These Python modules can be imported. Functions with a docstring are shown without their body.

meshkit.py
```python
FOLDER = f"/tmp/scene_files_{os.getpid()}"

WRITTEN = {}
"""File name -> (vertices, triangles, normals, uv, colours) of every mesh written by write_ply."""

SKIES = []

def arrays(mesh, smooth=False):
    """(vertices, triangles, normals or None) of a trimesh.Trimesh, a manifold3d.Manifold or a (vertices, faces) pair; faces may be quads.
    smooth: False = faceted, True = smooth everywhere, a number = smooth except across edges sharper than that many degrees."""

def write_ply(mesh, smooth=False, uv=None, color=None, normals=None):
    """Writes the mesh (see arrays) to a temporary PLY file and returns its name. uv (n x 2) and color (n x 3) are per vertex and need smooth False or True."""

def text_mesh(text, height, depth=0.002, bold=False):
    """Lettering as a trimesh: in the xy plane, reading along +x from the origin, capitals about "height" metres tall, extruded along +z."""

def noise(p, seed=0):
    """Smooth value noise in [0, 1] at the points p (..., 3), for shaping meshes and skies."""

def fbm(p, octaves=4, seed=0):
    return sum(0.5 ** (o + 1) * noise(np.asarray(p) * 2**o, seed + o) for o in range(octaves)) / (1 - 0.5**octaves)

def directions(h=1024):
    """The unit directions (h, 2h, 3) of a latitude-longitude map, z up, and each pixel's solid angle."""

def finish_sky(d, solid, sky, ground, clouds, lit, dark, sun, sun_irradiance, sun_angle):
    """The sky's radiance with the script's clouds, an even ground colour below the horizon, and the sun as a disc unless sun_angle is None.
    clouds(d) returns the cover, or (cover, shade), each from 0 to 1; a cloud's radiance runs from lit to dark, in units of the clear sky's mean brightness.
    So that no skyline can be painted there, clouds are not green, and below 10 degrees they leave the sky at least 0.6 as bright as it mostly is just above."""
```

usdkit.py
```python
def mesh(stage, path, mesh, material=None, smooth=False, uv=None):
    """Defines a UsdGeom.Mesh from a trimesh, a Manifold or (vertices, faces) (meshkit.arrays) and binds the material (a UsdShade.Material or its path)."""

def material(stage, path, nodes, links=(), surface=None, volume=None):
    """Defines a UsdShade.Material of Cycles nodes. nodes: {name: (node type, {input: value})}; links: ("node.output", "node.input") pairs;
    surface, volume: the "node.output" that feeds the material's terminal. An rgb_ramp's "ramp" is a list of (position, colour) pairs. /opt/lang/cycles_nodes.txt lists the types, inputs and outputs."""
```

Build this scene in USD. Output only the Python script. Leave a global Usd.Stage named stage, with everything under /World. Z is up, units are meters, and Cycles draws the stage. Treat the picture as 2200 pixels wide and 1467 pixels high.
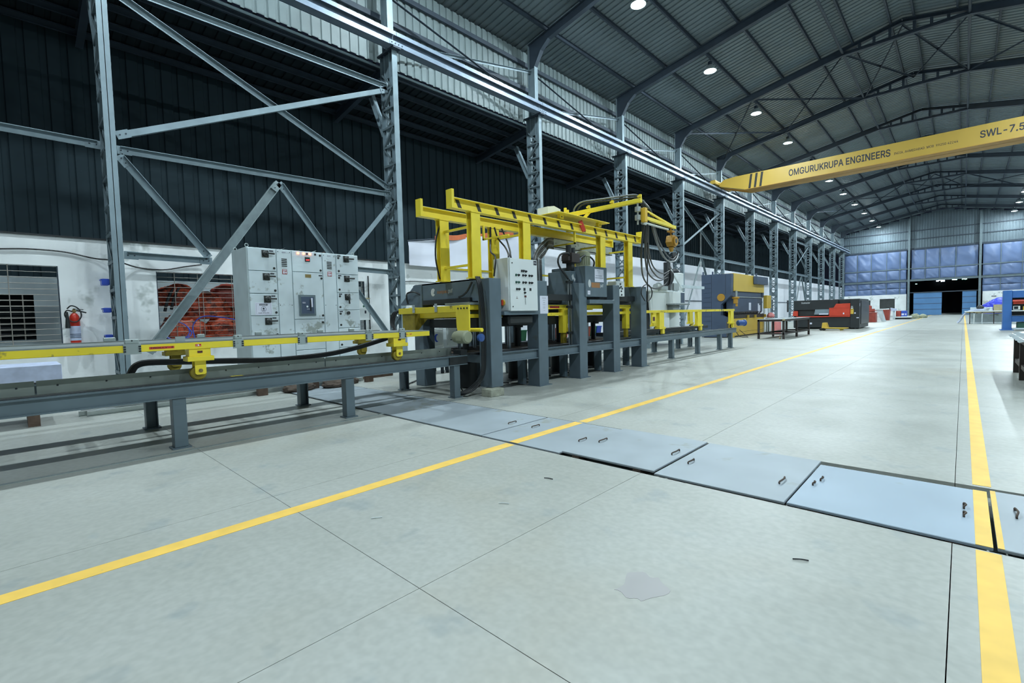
import math, random
import numpy as np, trimesh, usdkit, meshkit
from shapely.geometry import Polygon
from pxr import Usd, UsdGeom, UsdLux, UsdShade, Gf, Sdf

stage = Usd.Stage.CreateInMemory()
UsdGeom.SetStageUpAxis(stage, 'Z'); UsdGeom.SetStageMetersPerUnit(stage, 1.0)
UsdGeom.Xform.Define(stage, '/World'); UsdGeom.Scope.Define(stage, '/World/Looks')
rnd = random.Random(7)
LOOK = '/World/Looks/'

# ---------------------------------------------------------------- camera, sky, light
YAW, PITCH, ROLL, FOCAL_PX, EYE = 0.75838, -0.051428, -0.025615, 1024.25, 1.10
fw = np.array([-math.sin(YAW)*math.cos(PITCH), math.cos(YAW)*math.cos(PITCH), math.sin(PITCH)])
rt = np.cross(fw, [0, 0, 1]); rt /= np.linalg.norm(rt); up_ = np.cross(rt, fw)
cr = math.cos(ROLL)*rt + math.sin(ROLL)*up_; cu = -math.sin(ROLL)*rt + math.cos(ROLL)*up_
cam = UsdGeom.Camera.Define(stage, '/World/camera')
cam.AddTransformOp().Set(Gf.Matrix4d(*cr, 0, *cu, 0, *(-fw), 0, 0, 0, EYE, 1))
cam.CreateHorizontalApertureAttr(36.0); cam.CreateVerticalApertureAttr(36.0*1467/2200)
cam.CreateFocalLengthAttr(36.0*FOCAL_PX/2200)
cam.CreateClippingRangeAttr(Gf.Vec2f(0.05, 2000)); cam.CreateFStopAttr(0.0)
cam.CreateExposureAttr(0.42)
dome = UsdLux.DomeLight.Define(stage, '/World/night_sky')          # a dark night outside
dome.CreateColorAttr(Gf.Vec3f(0.35, 0.5, 0.9)); dome.CreateIntensityAttr(0.004)
LAMP_POWER = 1450.0                                                 # radiance of a high-bay lamp's lens
LAMP_COLOR = (0.80, 0.945, 1.0)

# ---------------------------------------------------------------- helpers
class G:
    """collects shapes into one mesh"""
    def __init__(s): s.v, s.f, s.n = [], [], 0
    def add(s, v, f):
        v = np.asarray(v, float); f = np.asarray(f, int)
        if f.shape[1] == 4: f = np.vstack([f[:, [0, 1, 2]], f[:, [0, 2, 3]]])
        s.v.append(v); s.f.append(f + s.n); s.n += len(v); return s
    def box(s, x0, x1, y0, y1, z0, z1, c=0.0):
        x0, x1 = sorted((x0, x1)); y0, y1 = sorted((y0, y1)); z0, z1 = sorted((z0, z1))
        return s.obox(((x0+x1)/2, (y0+y1)/2, (z0+z1)/2), np.eye(3), ((x1-x0)/2, (y1-y0)/2, (z1-z0)/2), c)
    def obox(s, o, ax, h, c=0.0):
        o = np.asarray(o, float); ax = np.asarray(ax, float); h = np.asarray(h, float)
        if c <= 0:
            p = np.array([[i, j, k] for i in (-1, 1) for j in (-1, 1) for k in (-1, 1)], float)*h
            f = [[0, 1, 3, 2], [4, 6, 7, 5], [0, 4, 5, 1], [2, 3, 7, 6], [0, 2, 6, 4], [1, 5, 7, 3]]
            return s.add(o + p @ ax, f)
        c = min(c, h.min()*0.49)
        idx, p, f = {}, [], []
        for i in (-1, 1):
            for j in (-1, 1):
                for k in (-1, 1):
                    for a in range(3):
                        q = np.array([i, j, k], float)*(h - c); q[a] = (i, j, k)[a]*h[a]
                        idx[(i, j, k, a)] = len(p); p.append(q)
        sg = (-1, 1)
        for a in range(3):
            b, d = (a+1) % 3, (a+2) % 3
            for t in sg:
                def key(u, w):
                    k = [0, 0, 0]; k[a] = t; k[b] = u; k[d] = w; return (*k, a)
                q = [idx[key(-1, -1)], idx[key(1, -1)], idx[key(1, 1)], idx[key(-1, 1)]]
                f.append(q if t > 0 else q[::-1])
        for a in range(3):                       # edges along axis a
            b, d = (a+1) % 3, (a+2) % 3
            for u in sg:
                for w in sg:
                    def kk(t, ax_):
                        k = [0, 0, 0]; k[a] = t; k[b] = u; k[d] = w; return idx[(*k, ax_)]
                    q = [kk(-1, b), kk(1, b), kk(1, d), kk(-1, d)]
                    f.append(q if u*w < 0 else q[::-1])
        tri = []
        for i in sg:
            for j in sg:
                for k in sg:
                    t = [idx[(i, j, k, 0)], idx[(i, j, k, 1)], idx[(i, j, k, 2)]]
                    tri.append(t if i*j*k > 0 else t[::-1])
        p = o + np.array(p) @ ax
        f = np.array(f); f = np.vstack([f[:, [0, 1, 2]], f[:, [0, 2, 3]], np.array(tri)])
        return s.add(p, f)
    def bar(s, p, q, w, h, up=(0, 0, 1), off=(0, 0), c=0.0):
        """square bar from p to q: w across, h along up; off shifts it (across, up)"""
        p, q = np.asarray(p, float), np.asarray(q, float); d = q-p; L = np.linalg.norm(d); d /= L
        if abs(d @ np.asarray(up, float)) > .999: up = (0, 1, 0)
        sd = np.cross(d, up); sd /= np.linalg.norm(sd); u = np.cross(sd, d)
        return s.obox((p+q)/2 + sd*off[0] + u*off[1], [sd, d, u], (w/2, L/2, h/2), c)
    def isec(s, p, q, b, h, tf=.012, tw=.008, up=(0, 0, 1)):
        s.bar(p, q, b, tf, up, (0, h/2-tf/2)); s.bar(p, q, b, tf, up, (0, -h/2+tf/2)); return s.bar(p, q, tw, h-2*tf, up)
    def chan(s, p, q, b, h, t=.008, up=(0, 0, 1), side=1):
        s.bar(p, q, t, h, up, (-side*(b/2-t/2), 0)); s.bar(p, q, b-t, t, up, (side*t/2, h/2-t/2)); return s.bar(p, q, b-t, t, up, (side*t/2, -h/2+t/2))
    def ang(s, p, q, b, h, t=.008, up=(0, 0, 1), side=1, top=1):
        """angle: upright leg h, flat leg b at its top (top=1) or foot (-1), to the given side"""
        s.bar(p, q, t, h, up); return s.bar(p, q, b-t, t, up, (side*b/2, top*(h/2-t/2)))
    def cyl(s, p, q, r, n=16, r2=None, cap=True):
        p, q = np.asarray(p, float), np.asarray(q, float); d = q-p; d /= np.linalg.norm(d)
        a = np.cross(d, (0, 0, 1) if abs(d[2]) < .9 else (1, 0, 0)); a /= np.linalg.norm(a); b = np.cross(d, a)
        t = np.arange(n)/n*2*np.pi; ring = np.cos(t)[:, None]*a + np.sin(t)[:, None]*b
        r2 = r if r2 is None else r2
        v = np.vstack([p+ring*r, q+ring*r2]); i = np.arange(n); j = (i+1) % n
        s.add(v, np.stack([i, j, j+n, i+n], 1))
        if cap:
            s.add(np.vstack([p+ring*r, [p]]), np.stack([j, i, np.full(n, n)], 1)); s.add(np.vstack([q+ring*r2, [q]]), np.stack([i, j, np.full(n, n)], 1))
        return s
    def lathe(s, o, prof, n=24, axis=(0, 0, 1)):
        """prof: (radius, height) pairs along axis from o"""
        d = np.asarray(axis, float); d /= np.linalg.norm(d); o = np.asarray(o, float)
        a = np.cross(d, (0, 0, 1) if abs(d[2]) < .9 else (1, 0, 0)); a /= np.linalg.norm(a); b = np.cross(d, a)
        t = np.arange(n)/n*2*np.pi; ring = np.cos(t)[:, None]*a + np.sin(t)[:, None]*b
        v = np.vstack([o+ring*max(r, 1e-4)+d*h for r, h in prof]); i = np.arange(n); j = (i+1) % n; m = len(prof)
        return s.add(v, np.vstack([np.stack([i+k*n, j+k*n, j+(k+1)*n, i+(k+1)*n], 1) for k in range(m-1)]))
    def tube(s, pts, r, n=7, spline=6):
        P = np.asarray(pts, float)
        if spline and len(P) > 2:
            e = np.vstack([2*P[0]-P[1], P, 2*P[-1]-P[-2]]); out = []
            for k in range(len(P)-1):
                a, b, c, d = e[k:k+4]
                for t in np.arange(spline)/spline:
                    out.append(.5*((2*b)+(-a+c)*t+(2*a-5*b+4*c-d)*t*t+(-a+3*b-3*c+d)*t**3))
            P = np.array(out+[P[-1]])
        T = np.gradient(P, axis=0); T /= np.linalg.norm(T, axis=1)[:, None]
        a = np.cross(T[0], (0, 0, 1) if abs(T[0][2]) < .9 else (1, 0, 0)); rings = []
        ang = np.arange(n)/n*2*np.pi
        for k in range(len(P)):
            a = a-T[k]*(a@T[k]); a /= np.linalg.norm(a); b = np.cross(T[k], a)
            rings.append(P[k]+r*(np.cos(ang)[:, None]*a+np.sin(ang)[:, None]*b))
        i = np.arange(n); j = (i+1) % n; f = [np.stack([i+k*n, j+k*n, j+(k+1)*n, i+(k+1)*n], 1) for k in range(len(P)-1)]
        s.add(np.vstack(rings), np.vstack(f))
        m = len(P)-1
        s.add(np.vstack([rings[0], [P[0]]]), np.stack([j, i, np.full(n, n)], 1)); return s.add(np.vstack([rings[m], [P[m]]]), np.stack([i, j, np.full(n, n)], 1))
    def prism(s, poly, axis, a0, a1, holes=None):
        """polygon given in the two other axes (y,z for x; x,z for y; x,y for z), pulled along axis"""
        m = trimesh.creation.extrude_polygon(Polygon(poly, holes), abs(a1-a0), engine='earcut'); v = np.array(m.vertices); lo = min(a0, a1)
        if axis == 'x': v = np.stack([v[:, 2]+lo, v[:, 0], v[:, 1]], 1); f = m.faces
        elif axis == 'y': v = np.stack([v[:, 0], v[:, 2]+lo, v[:, 1]], 1); f = m.faces[:, ::-1]
        else: v = v+[0, 0, lo]; f = m.faces
        return s.add(v, f)
    def text(s, string, at, h, face='x', width=None, depth=.003, bold=False):
        """lettering on a +x face (reads along +y) or on a -y face (reads along +x)"""
        m = meshkit.text_mesh(string, h, depth, bold); v = np.array(m.vertices)
        if width: v[:, 0] *= width/np.ptp(v[:, 0])
        v[:, 0] -= v[:, 0].min()
        if face == 'x': v = np.stack([v[:, 2], v[:, 0], v[:, 1]], 1)
        else: v = np.stack([v[:, 0], -v[:, 2], v[:, 1]], 1)
        return s.add(v+np.asarray(at, float), m.faces)
    def grid(s, fn, nu, nv):
        u, w = np.meshgrid(np.linspace(0, 1, nu+1), np.linspace(0, 1, nv+1), indexing='ij')
        v = np.asarray(fn(u.ravel(), w.ravel())); i = np.arange((nu+1)*(nv+1)).reshape(nu+1, nv+1)
        return s.add(v, np.stack([i[:-1, :-1].ravel(), i[1:, :-1].ravel(), i[1:, 1:].ravel(), i[:-1, 1:].ravel()], 1))
    def corr(s, o, u, v, n, width, length, pitch=.26, depth=.035):
        """trapezoid-ribbed sheet: ribs run along v, repeat along u, stand out along n"""
        o, u, v, n = (np.asarray(t, float) for t in (o, u, v, n)); m = max(1, round(width/pitch)); p = width/m
        prof = [(0, 0)]
        for k in range(m):
            prof += [(k*p+.60*p, 0), (k*p+.66*p, depth), (k*p+.94*p, depth), (k*p+p, 0)]
        a = np.array([o+u*x+n*y for x, y in prof]); i = np.arange(len(prof)-1); N = len(prof)
        return s.add(np.vstack([a, a+v*length]), np.stack([i, i+1, i+1+N, i+N], 1))
    def arrays(s): return np.vstack(s.v), np.vstack(s.f)

used, locs = {}, {}
def numbered(base):
    k = used.get(base, -1)+1; used[base] = k
    return base if k == 0 else f'{base}_{k:03d}'
def meta(p, label=None, cat=None, group=None, kind=None):
    for k, t in (('label', label), ('category', cat), ('group', group), ('kind', kind)):
        if t: p.SetCustomDataByKey(k, t)
def thing(name, label, cat, loc=(0, 0, 0), group=None, kind=None):
    path = numbered('/World/'+name); x = UsdGeom.Xform.Define(stage, path)
    x.AddTranslateOp().Set(Gf.Vec3d(*map(float, loc))); locs[path] = np.asarray(loc, float)
    meta(x.GetPrim(), label, cat, group, kind); return path
def part(parent, name, g, mat, label=None, smooth=False, kind=None):
    path = numbered(f'{parent}/{name}'); top = '/'.join(parent.split('/')[:3]); v, f = g.arrays() if isinstance(g, G) else g
    m = usdkit.mesh(stage, path, (v-locs[top], f), LOOK+mat, smooth)
    meta(m.GetPrim(), label, kind=kind); return path
def single(name, g, mat, label, cat, group=None, kind=None, smooth=False, loc=None):
    """a thing that is one mesh, with its origin at its base"""
    v, f = g.arrays(); loc = np.array([(v[:, 0].min()+v[:, 0].max())/2, (v[:, 1].min()+v[:, 1].max())/2, v[:, 2].min()]) if loc is None else np.asarray(loc, float)
    path = numbered('/World/'+name); m = usdkit.mesh(stage, path, (v-loc, f), LOOK+mat, smooth)
    m.AddTranslateOp().Set(Gf.Vec3d(*map(float, loc))); locs[path] = loc; meta(m.GetPrim(), label, cat, group, kind); return path
def copy(src, loc, label, group=None, rotz=0):
    base = src.rsplit('_', 1)[0] if src[-3:].isdigit() else src
    path = numbered(base); x = UsdGeom.Xform.Define(stage, path); p = x.GetPrim()
    p.GetReferences().AddInternalReference(src); p.SetInstanceable(True)
    x.ClearXformOpOrder(); x.AddTranslateOp().Set(Gf.Vec3d(*map(float, loc)))
    if rotz: x.AddRotateZOp().Set(rotz)
    meta(p, label, None, group); return path
ORD = 'first second third fourth fifth sixth seventh eighth ninth tenth eleventh twelfth thirteenth fourteenth fifteenth sixteenth'.split()

# ---------------------------------------------------------------- materials
def mat(name, color, rough=.5, metal=0.0, var=.12, scale=3.0, wear=None, wear_at=.62, wear_scale=6.0, bump=0.0, bump_scale=40.0, spec=.5, stretch=(1, 1, 1), coat=0.0):
    c = np.array(color, float)
    n = {'pos': ('geometry', {}), 'map': ('mapping', {'mapping_type': 'point', 'scale': stretch}), 'noi': ('noise_texture', {'scale': scale, 'detail': 2, 'roughness': .6}),
         'rmp': ('rgb_ramp', {'ramp': [(.3, tuple(c*(1-var))), (.7, tuple(np.minimum(c*(1+var), 1)))]}), 'p': ('principled_bsdf', {'roughness': rough, 'metallic': metal, 'specular_ior_level': spec, 'coat_weight': coat})}
    l = [('pos.position', 'map.vector'), ('map.vector', 'noi.vector'), ('noi.fac', 'rmp.fac')]
    out = 'rmp.color'
    if wear is not None:
        n |= {'wn': ('noise_texture', {'scale': wear_scale, 'detail': 4, 'roughness': .7}), 'wr': ('rgb_ramp', {'ramp': [(wear_at, (0, 0, 0)), (wear_at+.07, (1, 1, 1))]}), 'wm': ('mix', {'color2': wear})}
        l += [('map.vector', 'wn.vector'), ('wn.fac', 'wr.fac'), ('wr.color', 'wm.fac'), (out, 'wm.color1')]; out = 'wm.color'
    if bump:
        n |= {'bn': ('noise_texture', {'scale': bump_scale, 'detail': 3}), 'bp': ('bump', {'strength': bump, 'distance': .01})}
        l += [('pos.position', 'bn.vector'), ('bn.fac', 'bp.height'), ('bp.normal', 'p.normal')]
    l.append((out, 'p.base_color'))
    return usdkit.material(stage, LOOK+name, n, l, surface='p.BSDF')
def emit(name, color, strength):
    return usdkit.material(stage, LOOK+name, {'e': ('emission', {'color': color, 'strength': strength})}, surface='e.emission')

# floor: pale polished concrete with blotches, dark spots and a few brown stains
n = {'pos': ('geometry', {}), 'a': ('noise_texture', {'scale': .55, 'detail': 5, 'roughness': .65}), 'ar': ('rgb_ramp', {'ramp': [(.25, (.335, .35, .32)), (.5, (.40, .415, .385)), (.75, (.45, .465, .44))]}),
     'b': ('noise_texture', {'scale': 3.2, 'detail': 4, 'roughness': .55}), 'br': ('rgb_ramp', {'ramp': [(.60, (0, 0, 0)), (.70, (1, 1, 1))]}), 'bm': ('mix', {'color2': (.285, .325, .335)}), 'bf': ('math', {'math_type': 'multiply', 'value2': .55}),
     'c': ('voronoi_texture', {'scale': 3.3}), 'cr': ('rgb_ramp', {'ramp': [(.05, (1, 1, 1)), (.16, (0, 0, 0))]}), 'cn': ('noise_texture', {'scale': .8, 'detail': 2}), 'cg': ('rgb_ramp', {'ramp': [(.50, (0, 0, 0)), (.62, (.5, .5, .5))]}), 'cf': ('math', {'math_type': 'multiply'}), 'cm': ('mix', {'color2': (.24, .285, .30)}),
     'd': ('noise_texture', {'scale': .42, 'detail': 4, 'roughness': .6}), 'dv': ('mapping', {'mapping_type': 'point', 'location': (13, 7, 3)}), 'dr': ('rgb_ramp', {'ramp': [(.60, (0, 0, 0)), (.74, (.38, .38, .38))]}), 'dm': ('mix', {'color2': (.36, .32, .235)}),
     'e': ('noise_texture', {'scale': 26, 'detail': 1}), 'er': ('rgb_ramp', {'ramp': [(.3, (.93, .93, .93)), (.7, (1.05, 1.05, 1.05))]}), 'em': ('mix', {'mix_type': 'multiply', 'fac': 1.0}),
     'g': ('noise_texture', {'scale': 1.5, 'detail': 4}), 'gr': ('rgb_ramp', {'ramp': [(.3, (.36, .36, .36)), (.7, (.50, .50, .50))]}),
     'bn': ('noise_texture', {'scale': 9, 'detail': 2}), 'bp': ('bump', {'strength': .08, 'distance': .01}), 'p': ('principled_bsdf', {'specular_ior_level': .5})}
l = [('pos.position', f'{k}.vector') for k in ('a', 'b', 'c', 'cn', 'dv', 'e', 'g', 'bn')] + [('dv.vector', 'd.vector'), ('a.fac', 'ar.fac'), ('b.fac', 'br.fac'), ('br.color', 'bf.value1'), ('bf.value', 'bm.fac'), ('ar.color', 'bm.color1'),
     ('c.distance', 'cr.fac'), ('cn.fac', 'cg.fac'), ('cr.color', 'cf.value1'), ('cg.color', 'cf.value2'), ('cf.value', 'cm.fac'), ('bm.color', 'cm.color1'), ('d.fac', 'dr.fac'), ('dr.color', 'dm.fac'), ('cm.color', 'dm.color1'),
     ('e.fac', 'er.fac'), ('dm.color', 'em.color1'), ('er.color', 'em.color2'), ('em.color', 'p.base_color'), ('g.fac', 'gr.fac'), ('gr.color', 'p.roughness'), ('bn.fac', 'bp.height'), ('bp.normal', 'p.normal')]
usdkit.material(stage, LOOK+'concrete_floor', n, l, surface='p.BSDF')
mat('joint_dark', (.085, .095, .095), .9)
mat('stain_red', (.375, .365, .365), .5, var=.06)
mat('line_paint', (.90, .575, .11), .55, var=.08, scale=6, wear=(.55, .45, .22), wear_at=.68, wear_scale=9)
mat('plate_steel', (.335, .385, .425), .5, .15, var=.1, scale=1.6, wear=(.29, .31, .29), wear_at=.60, wear_scale=1.7)
mat('plate_blue', (.35, .435, .52), .5, .1, var=.07, scale=1.2, wear=(.33, .38, .40), wear_at=.66, wear_scale=2.5)
mat('rust', (.10, .075, .06), .8, .3, var=.3)
mat('white_wall', (.84, .87, .88), .75, var=.07, scale=1.3, wear=(.50, .54, .53), wear_at=.60, wear_scale=1.1, bump=.15, bump_scale=12)
mat('white_panel', (.70, .72, .78), .6, var=.04, scale=1.0)
mat('white_tarp', (.68, .70, .80), .55, var=.05, scale=1.0)
mat('orange_trim', (.55, .13, .04), .6)
mat('grey_plaster', (.30, .35, .37), .8, var=.15, scale=1.5)
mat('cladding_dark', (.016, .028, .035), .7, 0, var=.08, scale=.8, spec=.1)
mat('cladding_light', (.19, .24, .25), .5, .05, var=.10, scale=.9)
mat('cladding_end', (.12, .165, .195), .55, .1, var=.12, scale=.6)
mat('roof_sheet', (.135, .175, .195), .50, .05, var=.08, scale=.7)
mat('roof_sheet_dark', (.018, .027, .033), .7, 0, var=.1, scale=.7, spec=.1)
mat('steel_dark', (.035, .052, .075), .6, .05, var=.15, scale=2)
mat('brace_pale', (.27, .33, .35), .5, .2, var=.15, scale=4)
mat('steel_grey', (.225, .295, .335), .45, .25, var=.10, scale=2.5, wear=(.16, .17, .16), wear_at=.68, wear_scale=8)
mat('steel_lace', (.15, .20, .225), .5, .2, var=.12, scale=3)
mat('steel_galv', (.44, .50, .50), .38, .55, var=.12, scale=5, wear=(.30, .34, .33), wear_at=.6, wear_scale=5)
mat('rail_steel', (.42, .47, .54), .30, .75, var=.1, scale=6)
mat('girder_steel', (.22, .28, .36), .4, .3, var=.08, scale=3)
mat('machine_grey', (.12, .165, .20), .42, .1, var=.12, scale=3, wear=(.12, .145, .15), wear_at=.66, wear_scale=5)
mat('machine_black', (.020, .024, .027), .5, .1, var=.2)
mat('beam_grey', (.125, .168, .195), .42, .15, var=.1, scale=3)
mat('rail_dark', (.10, .105, .11), .35, .5, var=.25, scale=6, wear=(.20, .13, .09), wear_at=.68, wear_scale=7)
mat('rack_plate', (.27, .30, .275), .42, .35, var=.15, scale=4, wear=(.05, .055, .05), wear_at=.66, wear_scale=2.2)
mat('bed_grey', (.22, .25, .25), .5, .1, var=.12, scale=4, wear=(.30, .25, .10), wear_at=.72, wear_scale=4)
mat('yellow_paint', (.88, .70, .045), .45, var=.06, scale=4)
mat('yellow_worn', (.80, .63, .035), .5, var=.06, scale=4, wear=(.14, .12, .06), wear_at=.585, wear_scale=4.2)
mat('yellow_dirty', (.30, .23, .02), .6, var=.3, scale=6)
mat('yellow_deep', (.72, .44, .03), .45, var=.05, scale=2)
mat('crane_yellow', (.50, .33, .05), .45, var=.05, scale=.6)
mat('crane_orange', (.44, .23, .025), .5, var=.06, scale=.6)
mat('hazard_black', (.018, .02, .018), .6)
mat('label_red', (.65, .05, .03), .5)
mat('label_dark', (.10, .03, .025), .6)
mat('rubber_black', (.018, .021, .023), .45, var=.3)
mat('hose_grey', (.16, .18, .19), .45, var=.3)
mat('cabinet_grey', (.64, .73, .78), .42, .15, var=.10, scale=2.2, wear=(.33, .375, .36), wear_at=.58, wear_scale=2.5)
mat('cabinet_side', (.50, .58, .60), .5, .1, var=.1, scale=2)
mat('box_white', (.74, .79, .80), .4, var=.03, scale=2)
mat('paper', (.72, .74, .86), .7, var=.03, scale=4)
mat('ink', (.03, .035, .05), .7)
mat('ink_pale', (.35, .37, .45), .7)
mat('logo_orange', (.34, .16, .06), .6)
mat('logo_white', (.55, .58, .60), .5)
mat('plastic_blue', (.05, .11, .62), .35, var=.08)
mat('hose_blue', (.05, .10, .55), .4)
mat('red_paint', (.55, .035, .02), .3, var=.06)
mat('brass', (.35, .27, .12), .4, .7)
mat('sack_orange', (.50, .075, .03), .45, var=.4, scale=7, wear=(.14, .025, .015), wear_at=.50, wear_scale=6, bump=1.0, bump_scale=11)
mat('wire_grey', (.32, .30, .27), .5, .3)
mat('foam_blue', (.52, .58, .76), .6, var=.12, scale=9)
mat('wood_brown', (.115, .075, .055), .7, var=.3, scale=8)
mat('aluminium', (.60, .64, .63), .32, .7, var=.1, scale=5)
mat('concrete_block', (.36, .37, .30), .85, var=.25, scale=9, bump=.5)
mat('motor_green', (.30, .32, .22), .5, .1, var=.1)
mat('motor_blue', (.03, .09, .30), .4)
mat('navy_paint', (.060, .088, .145), .45, .05, var=.07, scale=2)
mat('press_yellow', (.68, .46, .065), .45, var=.04, scale=1.5)
mat('tooling', (.055, .06, .06), .4, .5)
mat('dark_brown', (.038, .030, .028), .55, .1, var=.2)
mat('sheet_top', (.45, .52, .54), .30, .3, var=.08)
mat('shear_black', (.022, .027, .030), .45, .05, var=.1)
mat('shear_red', (.60, .06, .03), .38, var=.07)
mat('pink_plastic', (.72, .25, .25), .5)
mat('bin_red', (.36, .06, .04), .5, var=.2)
mat('bin_green', (.02, .20, .09), .5)
mat('bin_blue', (.03, .08, .45), .5)
mat('tarp_blue', (.05, .07, .68), .45, var=.15, scale=3)
mat('press_blue', (.045, .16, .46), .45, var=.08)
mat('door_blue', (.085, .22, .44), .5, .1, var=.08, scale=.8)
mat('film_blue', (.145, .21, .38), .36, var=.16, scale=.5)
mat('night', (.012, .016, .02), .9)
mat('timber', (.42, .36, .22), .7)
mat('green_motor', (.03, .11, .08), .5)
mat('dark_glass', (.02, .03, .035), .15)
n = {'fr': ('fresnel', {'IOR': 1.45}), 't': ('transparent_bsdf', {'color': (.80, .88, .88)}), 'g': ('glossy_bsdf', {'roughness': .05}), 'm': ('mix_closure', {})}
usdkit.material(stage, LOOK+'pane_glass', n, [('fr.fac', 'm.fac'), ('t.BSDF', 'm.closure1'), ('g.BSDF', 'm.closure2')], surface='m.closure')
emit('lamp_lens', LAMP_COLOR, LAMP_POWER)
emit('lamp_red', (1.0, .18, .06), 9.0)
emit('display_red', (1.0, .03, .03), 3.0)
emit('lamp_far', (.80, .95, 1.0), 30.0)
emit('lamp_far_green', (.35, 1.0, .75), 6.0)

# ================================================================ THE SETTING
Y0, YE = -6.0, 79.0                      # the stretch of hall that is built
BAY, FIRST = 6.12, 1.47
YK = [FIRST+BAY*k for k in range(13)]
roof_z = lambda x: 11.35+.195*((x if x < -2.03 else -4.06-x)+10.8)   # underside of the roof sheets

# ---- floor: slabs cut by thin joints, a dark bed under them, painted lines
floor = thing('floor', 'pale grey concrete floor slabs with thin cut joints across the hall', None, kind='structure')
part(floor, 'slab_bed', G().box(-16, 9, Y0, YE+30, -.14, -.06), 'joint_dark')
xs = [-16, -8.6, -4.90, -3.17, -1.60, -.02, 4.2, 9]
ys = [Y0, 1.10, 2.955, 3.985, 7.2, 13.3, 19.4, 25.5, 31.6, 37.7, 43.8, 49.9, 62, YE]
for a, b in zip(xs[:-1], xs[1:]):
    for c, d in zip(ys[:-1], ys[1:]):
        z = -.055 if (c == 2.955 and a > -8.7) else 0          # the trench that the steel plates cover
        g = .0016
        part(floor, 'slab', G().box(a+g, b-g, c+g, d-g, -.1, z), 'concrete_floor')
part(floor, 'slab', G().box(-16, 9, YE, YE+30, -.1, -.02), 'concrete_floor')
LX = (-2.885, -2.785); RX = (.058, .140)
for x0, x1 in (LX, RX):
    for c, d in ((Y0, 2.94), (4.02, YE-.6)):
        part(floor, 'painted_line', G().box(x0, x1, c, d, 0, .0015), 'line_paint', 'yellow painted floor line')
part(floor, 'edge_strip', G().box(-4.965, -4.925, Y0, 4.3, 0, .004), 'steel_galv', 'thin pale steel strip let into the floor')
g = G()
pts = [(math.cos(t)*(1+.22*math.sin(3*t+1)+.1*math.sin(5*t)), math.sin(t)*(1+.2*math.cos(2*t)+.1*math.sin(7*t))) for t in np.linspace(0, 2*np.pi, 40)[:-1]]
part(floor, 'stain', g.prism([(-.93+.085*a, 1.70+.12*b) for a, b in pts], 'z', 0, .0008), 'stain_red', 'faint reddish stain')

# ---- roof over the hall
ceiling = thing('ceiling', 'pitched roof of ribbed grey metal sheets on dark purlins', None, kind='structure')
sl = np.array([1, 0, .195]); sl /= np.linalg.norm(sl); sr = np.array([-1, 0, .195]); sr /= np.linalg.norm(sr)
Lr = math.hypot(10.47, 10.47*.195)
y = Y0
while y < YE-.01:
    w = min(1.04, YE-y)
    part(ceiling, 'roof_sheet', G().corr((-12.5, y, roof_z(-12.5)), (0, 1, 0), sl, (0, 0, 1), w, Lr), 'roof_sheet')
    part(ceiling, 'roof_sheet', G().corr((8.44, y, roof_z(-12.5)), (0, 1, 0), sr, (0, 0, 1), w, Lr), 'roof_sheet')
    y += 1.04
for x in (-10.88, -9.38, -7.93, -6.42, -4.92, -3.70, -2.40):
    for xx in (x, -4.06-x):
        z = roof_z(xx)
        part(ceiling, 'purlin', G().chan((xx, Y0, z-.085), (xx, YE, z-.085), .065, .16, .006), 'steel_dark')
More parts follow.
